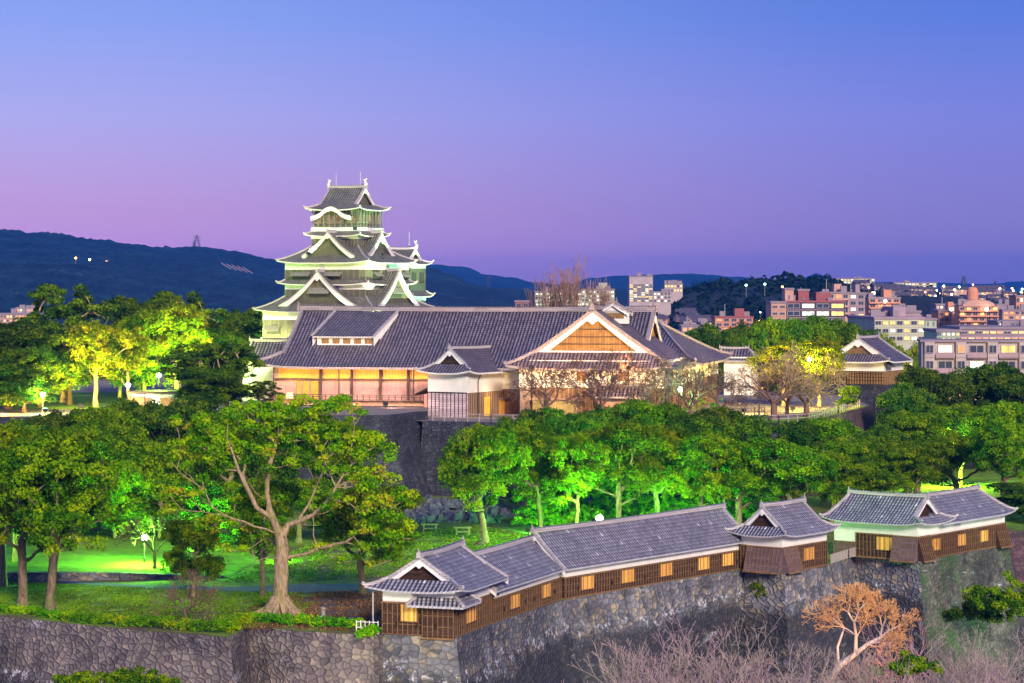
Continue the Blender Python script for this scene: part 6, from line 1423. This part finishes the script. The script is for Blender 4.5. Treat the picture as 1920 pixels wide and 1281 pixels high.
tower('small red brick building behind the palace roof', 966, 992, 566, 580, 900, 'brick', 1, 2, 0, seed=30, depth=10, roofbits=False)
for i, (a, b_, c, y2, Y, wl_, lb_) in enumerate([(1872, 1925, 605, 625, 640, 'mauve', 'mauve block with red lamp at the right edge'), (1880, 1935, 583, 600, 900, 'peach', 'wide pink hall behind the mauve block'), (1905, 1940, 556, 585, 1000, 'orange', 'tall orange block cut by the right edge'), (1715, 1760, 600, 620, 900, 'mauve', 'low dark mauve block behind the office building'), (1755, 1790, 572, 590, 1000, 'grey', 'small grey office behind the pink building'), (1872, 1912, 572, 590, 1050, 'mauve', 'long grey mauve roofed market beyond the arched house')]):
    tower(lb_, a, b_, c, y2, Y, wl_, 2, 5, .4, ('orange', 'white'), seed=40+i, depth=14, roofbits=False)
tower('long low pink lit hall at the left edge beyond the trees', -40, 52, 590, 606, 900, 'peach', 2, 16, .7, ('orange', 'yellow'), seed=60, depth=14, roofbits=False)
tower('small pale office with bright windows at the left edge behind the pink hall', 30, 72, 578, 594, 1200, 'white', 2, 6, .6, ('white', 'orange'), seed=61, depth=14, roofbits=False)
# houses of the far town
def house_proto(seed, wl_):
    r = random.Random(seed); t = thing('town_house', 'x', 'house', (0, 0, 0)); f0 = Fr(0, 0, 0); w_, d_ = 9, 7; h = 5
    m_ = MB(); m_.box(f0, -w_/2, w_/2, -d_/2, d_/2, 0, h); m_.build('wall', CB[wl_], t)
    m_ = MB()
    for s in (-1, 1): m_.face([(-w_/2-.6, s*(d_/2+.6), h-.3), (w_/2+.6, s*(d_/2+.6), h-.3), (w_/2+.6, 0, h+2.2), (-w_/2-.6, 0, h+2.2)])
    for s in (-1, 1): m_.face([(s*w_/2, -d_/2, h-.01), (s*w_/2, d_/2, h-.01), (s*w_/2, 0, h+2.0)])
    m_.build('roof', M['tile_palace'], t)
    for k, (u, z) in enumerate(((-2.6, 1), (2.2, 1), (-2.4, 3.2), (2.4, 3.2))):
        window(t, Fr(0, -d_/2, 0), u, z, 1.5, 1.2, ['yellow', 'dark', 'orange', 'dark'][(k+seed) % 4] if seed != 3 else 'dark')
    return t
hp = [house_proto(1, 'white'), house_proto(2, 'peach'), house_proto(3, 'grey')]; lb3 = ['small white walled house with tiled roof and a lit window in the far town', 'small peach walled house with tiled roof in the far town', 'small unlit grey house with tiled roof in the far town']
g = random.Random(12); used_h = set(); gl = ['white houses of the far town', 'peach houses of the far town', 'grey houses of the far town']
def ground_far(px, Y):
    y_ = crest(px, PF) if 1180 <= px <= 2000 else None
    if y_ is None or not 1000 < Y < 2100: return -14
    s = (1500-Y)/500 if Y < 1500 else (Y-1500)/600; e = (1-s)**(.8 if Y < 1500 else 1); return -14+(ZatY(y_, 1500)+14)*max(0, e)
spots = []
for k in range(250):
    q = g.random()
    if q < .45: px, Y = g.uniform(1600, 1935), g.uniform(1150, 1480)
    elif q < .62: px, Y = g.uniform(1225, 1330), g.uniform(900, 1300)
    elif q < .8: px, Y = g.uniform(-10, 240), g.uniform(1300, 2100)
    else: px, Y = g.uniform(1280, 1440), g.uniform(700, 980)
    spots.append((px, Y))
for i, (px, Y) in enumerate(spots):
    k = g.randrange(3); o = hp[k] if k not in used_h else dup(hp[k]); used_h.add(k); o['label'] = lb3[k]; o['group'] = gl[k]
    z = ground_far(px, Y)+(.5 if 1000 < Y < 2100 else 0); s = g.uniform(.5, .85); place(o, (XatY(px, Y), Y, z-.3), (s*g.uniform(.9, 1.5), s, s), g.uniform(-.6, .6))
# street lamps of the town
def lamp_proto(col, st):
    m_ = MB(); m_.lathe(Vector((0, 0, 0)), [(.1, 0), (.08, 7)], 5, 1); m_.lathe(Vector((0, 0, 7.3)), [(0, -.7), (.6, -.35), (.7, 0), (.5, .5), (0, .7)], 8, 0); o = m_.build('street_lamp', [m_emit('street_lamp_lit', col, st), M['metal_g']]); return o
lps = [(lamp_proto((1, .9, .6), 16), 'pale street lamp glowing among the far houses', 'pale street lamps of the far town'), (lamp_proto((1, .35, .10), 12), 'orange street lamp glowing among the far houses', 'orange street lamps of the far town'), (lamp_proto((.4, 1, .7), 12), 'greenish street lamp glowing among the far houses', 'greenish street lamps of the far town')]
first = [True]*3
for i in range(170):
    q = g.random(); 
    if q < .7: px, Y = g.uniform(1600, 1930), g.uniform(1060, 1490)
    elif q < .85: px, Y = g.uniform(1230, 1440), g.uniform(720, 1250)
    else: px, Y = g.uniform(-5, 200), g.uniform(1400, 2100)
    k = g.choice([0, 0, 0, 1, 1, 2]); o, lb_, gr = lps[k]
    if not first[k]: o = o.copy(); COL.objects.link(o)
    first[k] = False; tag(o, lb_, 'street lamp', gr); s = g.uniform(.35, .9); place(o, (XatY(px, Y), Y, ground_far(px, Y)), s)
for (px, y, Y, k, lb_) in ((142, 484, 3400, 1, 'orange lamp high on the dark mountain'), (168, 487, 3400, 0, 'small pale lamp on the mountain slope between two orange ones'), (200, 491, 3400, 1, 'orange lamp on the mountain right of the other two'), (1467, 538, 1330, 1, 'orange red lamp on the wooded hill'), (1399, 535, 1330, 2, 'large greenish lamp on the wooded hill'), (1434, 533, 1330, 2, 'small green lamp on the wooded hill right of the large one'), (24, 587, 1500, 1, 'flaring orange lamp low at the left edge'), (255, 600, 900, 1, 'small orange lamp seen through the bluish terrace trees'), (1784, 580, 790, 0, 'dazzling white lamp on the small pink building'), (1850, 580, 778, 0, 'bright lamp on the arched apartment house'), (1660, 565, 846, 0, 'bright lamp on the corner of the orange pink apartments')):
    o = lps[k][0].copy(); COL.objects.link(o); tag(o, lb_, 'street lamp'); o['group'] = ''; del o['group']; s = Y/1500*1.0 if Y > 1200 else .8; z = ZatY(y, Y); place(o, (XatY(px, Y), Y, z-7.3*s), s)
# lattice pylons
def pylon(label, px, yb, yt, Y, w0):
    t = thing('pylon', label, 'pylon', (XatY(px, Y), Y, ZatY(yb, Y))); zb, zt = ZatY(yb, Y)-2, ZatY(yt, Y); x = XatY(px, Y); m_ = MB(); n = 7; h = zt-zb; th = h*.022
    for s in (-1, 1):
        for s2 in (-1, 1): m_.beam((x+s*w0, Y+s2*w0, zb), (x+s*w0*.12, Y+s2*w0*.12, zt), th, th)
    for k in range(n):
        a, b_ = k/n, (k+1)/n; wa, wb = w0*(1-.88*a), w0*(1-.88*b_); m_.beam((x-wa, Y-wa, zb+h*a), (x+wb, Y-wb, zb+h*b_), th*.7, th*.7); m_.beam((x+wa, Y-wa, zb+h*a), (x-wb, Y-wb, zb+h*b_), th*.7, th*.7)
    m_.build('lattice_mast', M['metal'], t); m_ = MB()
    for f_ in (.62, .76, .9): m_.beam((x-w0*1.1, Y, zb+h*f_), (x+w0*1.1, Y, zb+h*f_), th, th)
    m_.build('cross_arm', M['metal'], t)
pylon('twin armed pylon on the crest of the left mountain', 369, 466, 441, 4150, 6); pylon('smaller pylon left of the taller one on the mountain crest', 364, 468, 452, 4150, 4)
pylon('tall dark pylon on the far right skyline', 1807, 545, 518, 2600, 4.2); pylon('thin mast behind the palace far down the valley', 916, 542, 515, 3300, 3.5); pylon('faint pylon near the right edge of the skyline', 1866, 545, 527, 3600, 4)
m_ = MB()
for k in range(5):
    a = at(414+k*10, 493+k*2.0, 3300); q = [a, a+Vector((3, -20, -1)), a+Vector((16, -20, -9)), a+Vector((13, 0, -8))]; m_.hexa(q, [p+Vector((0, 0, 1)) for p in q])
tag(m_.build('solar_array', CB['grey']), 'pale terraced solar panels on the mountain slope', 'solar panels')
# ------------------------------------------------------------------ air
m = bpy.data.materials.new('evening_haze'); m.use_nodes = True; nt = m.node_tree; nt.nodes.clear(); o_ = N(nt, 'ShaderNodeOutputMaterial'); v_ = N(nt, 'ShaderNodeVolumePrincipled')
v_.inputs['Color'].default_value = (.01, .24, 1, 1); v_.inputs['Density'].default_value = .00007; v_.inputs['Anisotropy'].default_value = 0; L(nt, v_.outputs[0], o_.inputs['Volume'])
if HAZE:
    m_ = MB(); m_.box(Fr(0, 0, 0), -4500, 4500, -190, 11600, -15, 150)
    hz = m_.build('haze', m); tag(hz, 'thin blue evening haze filling the valley', 'haze', kind='stuff')
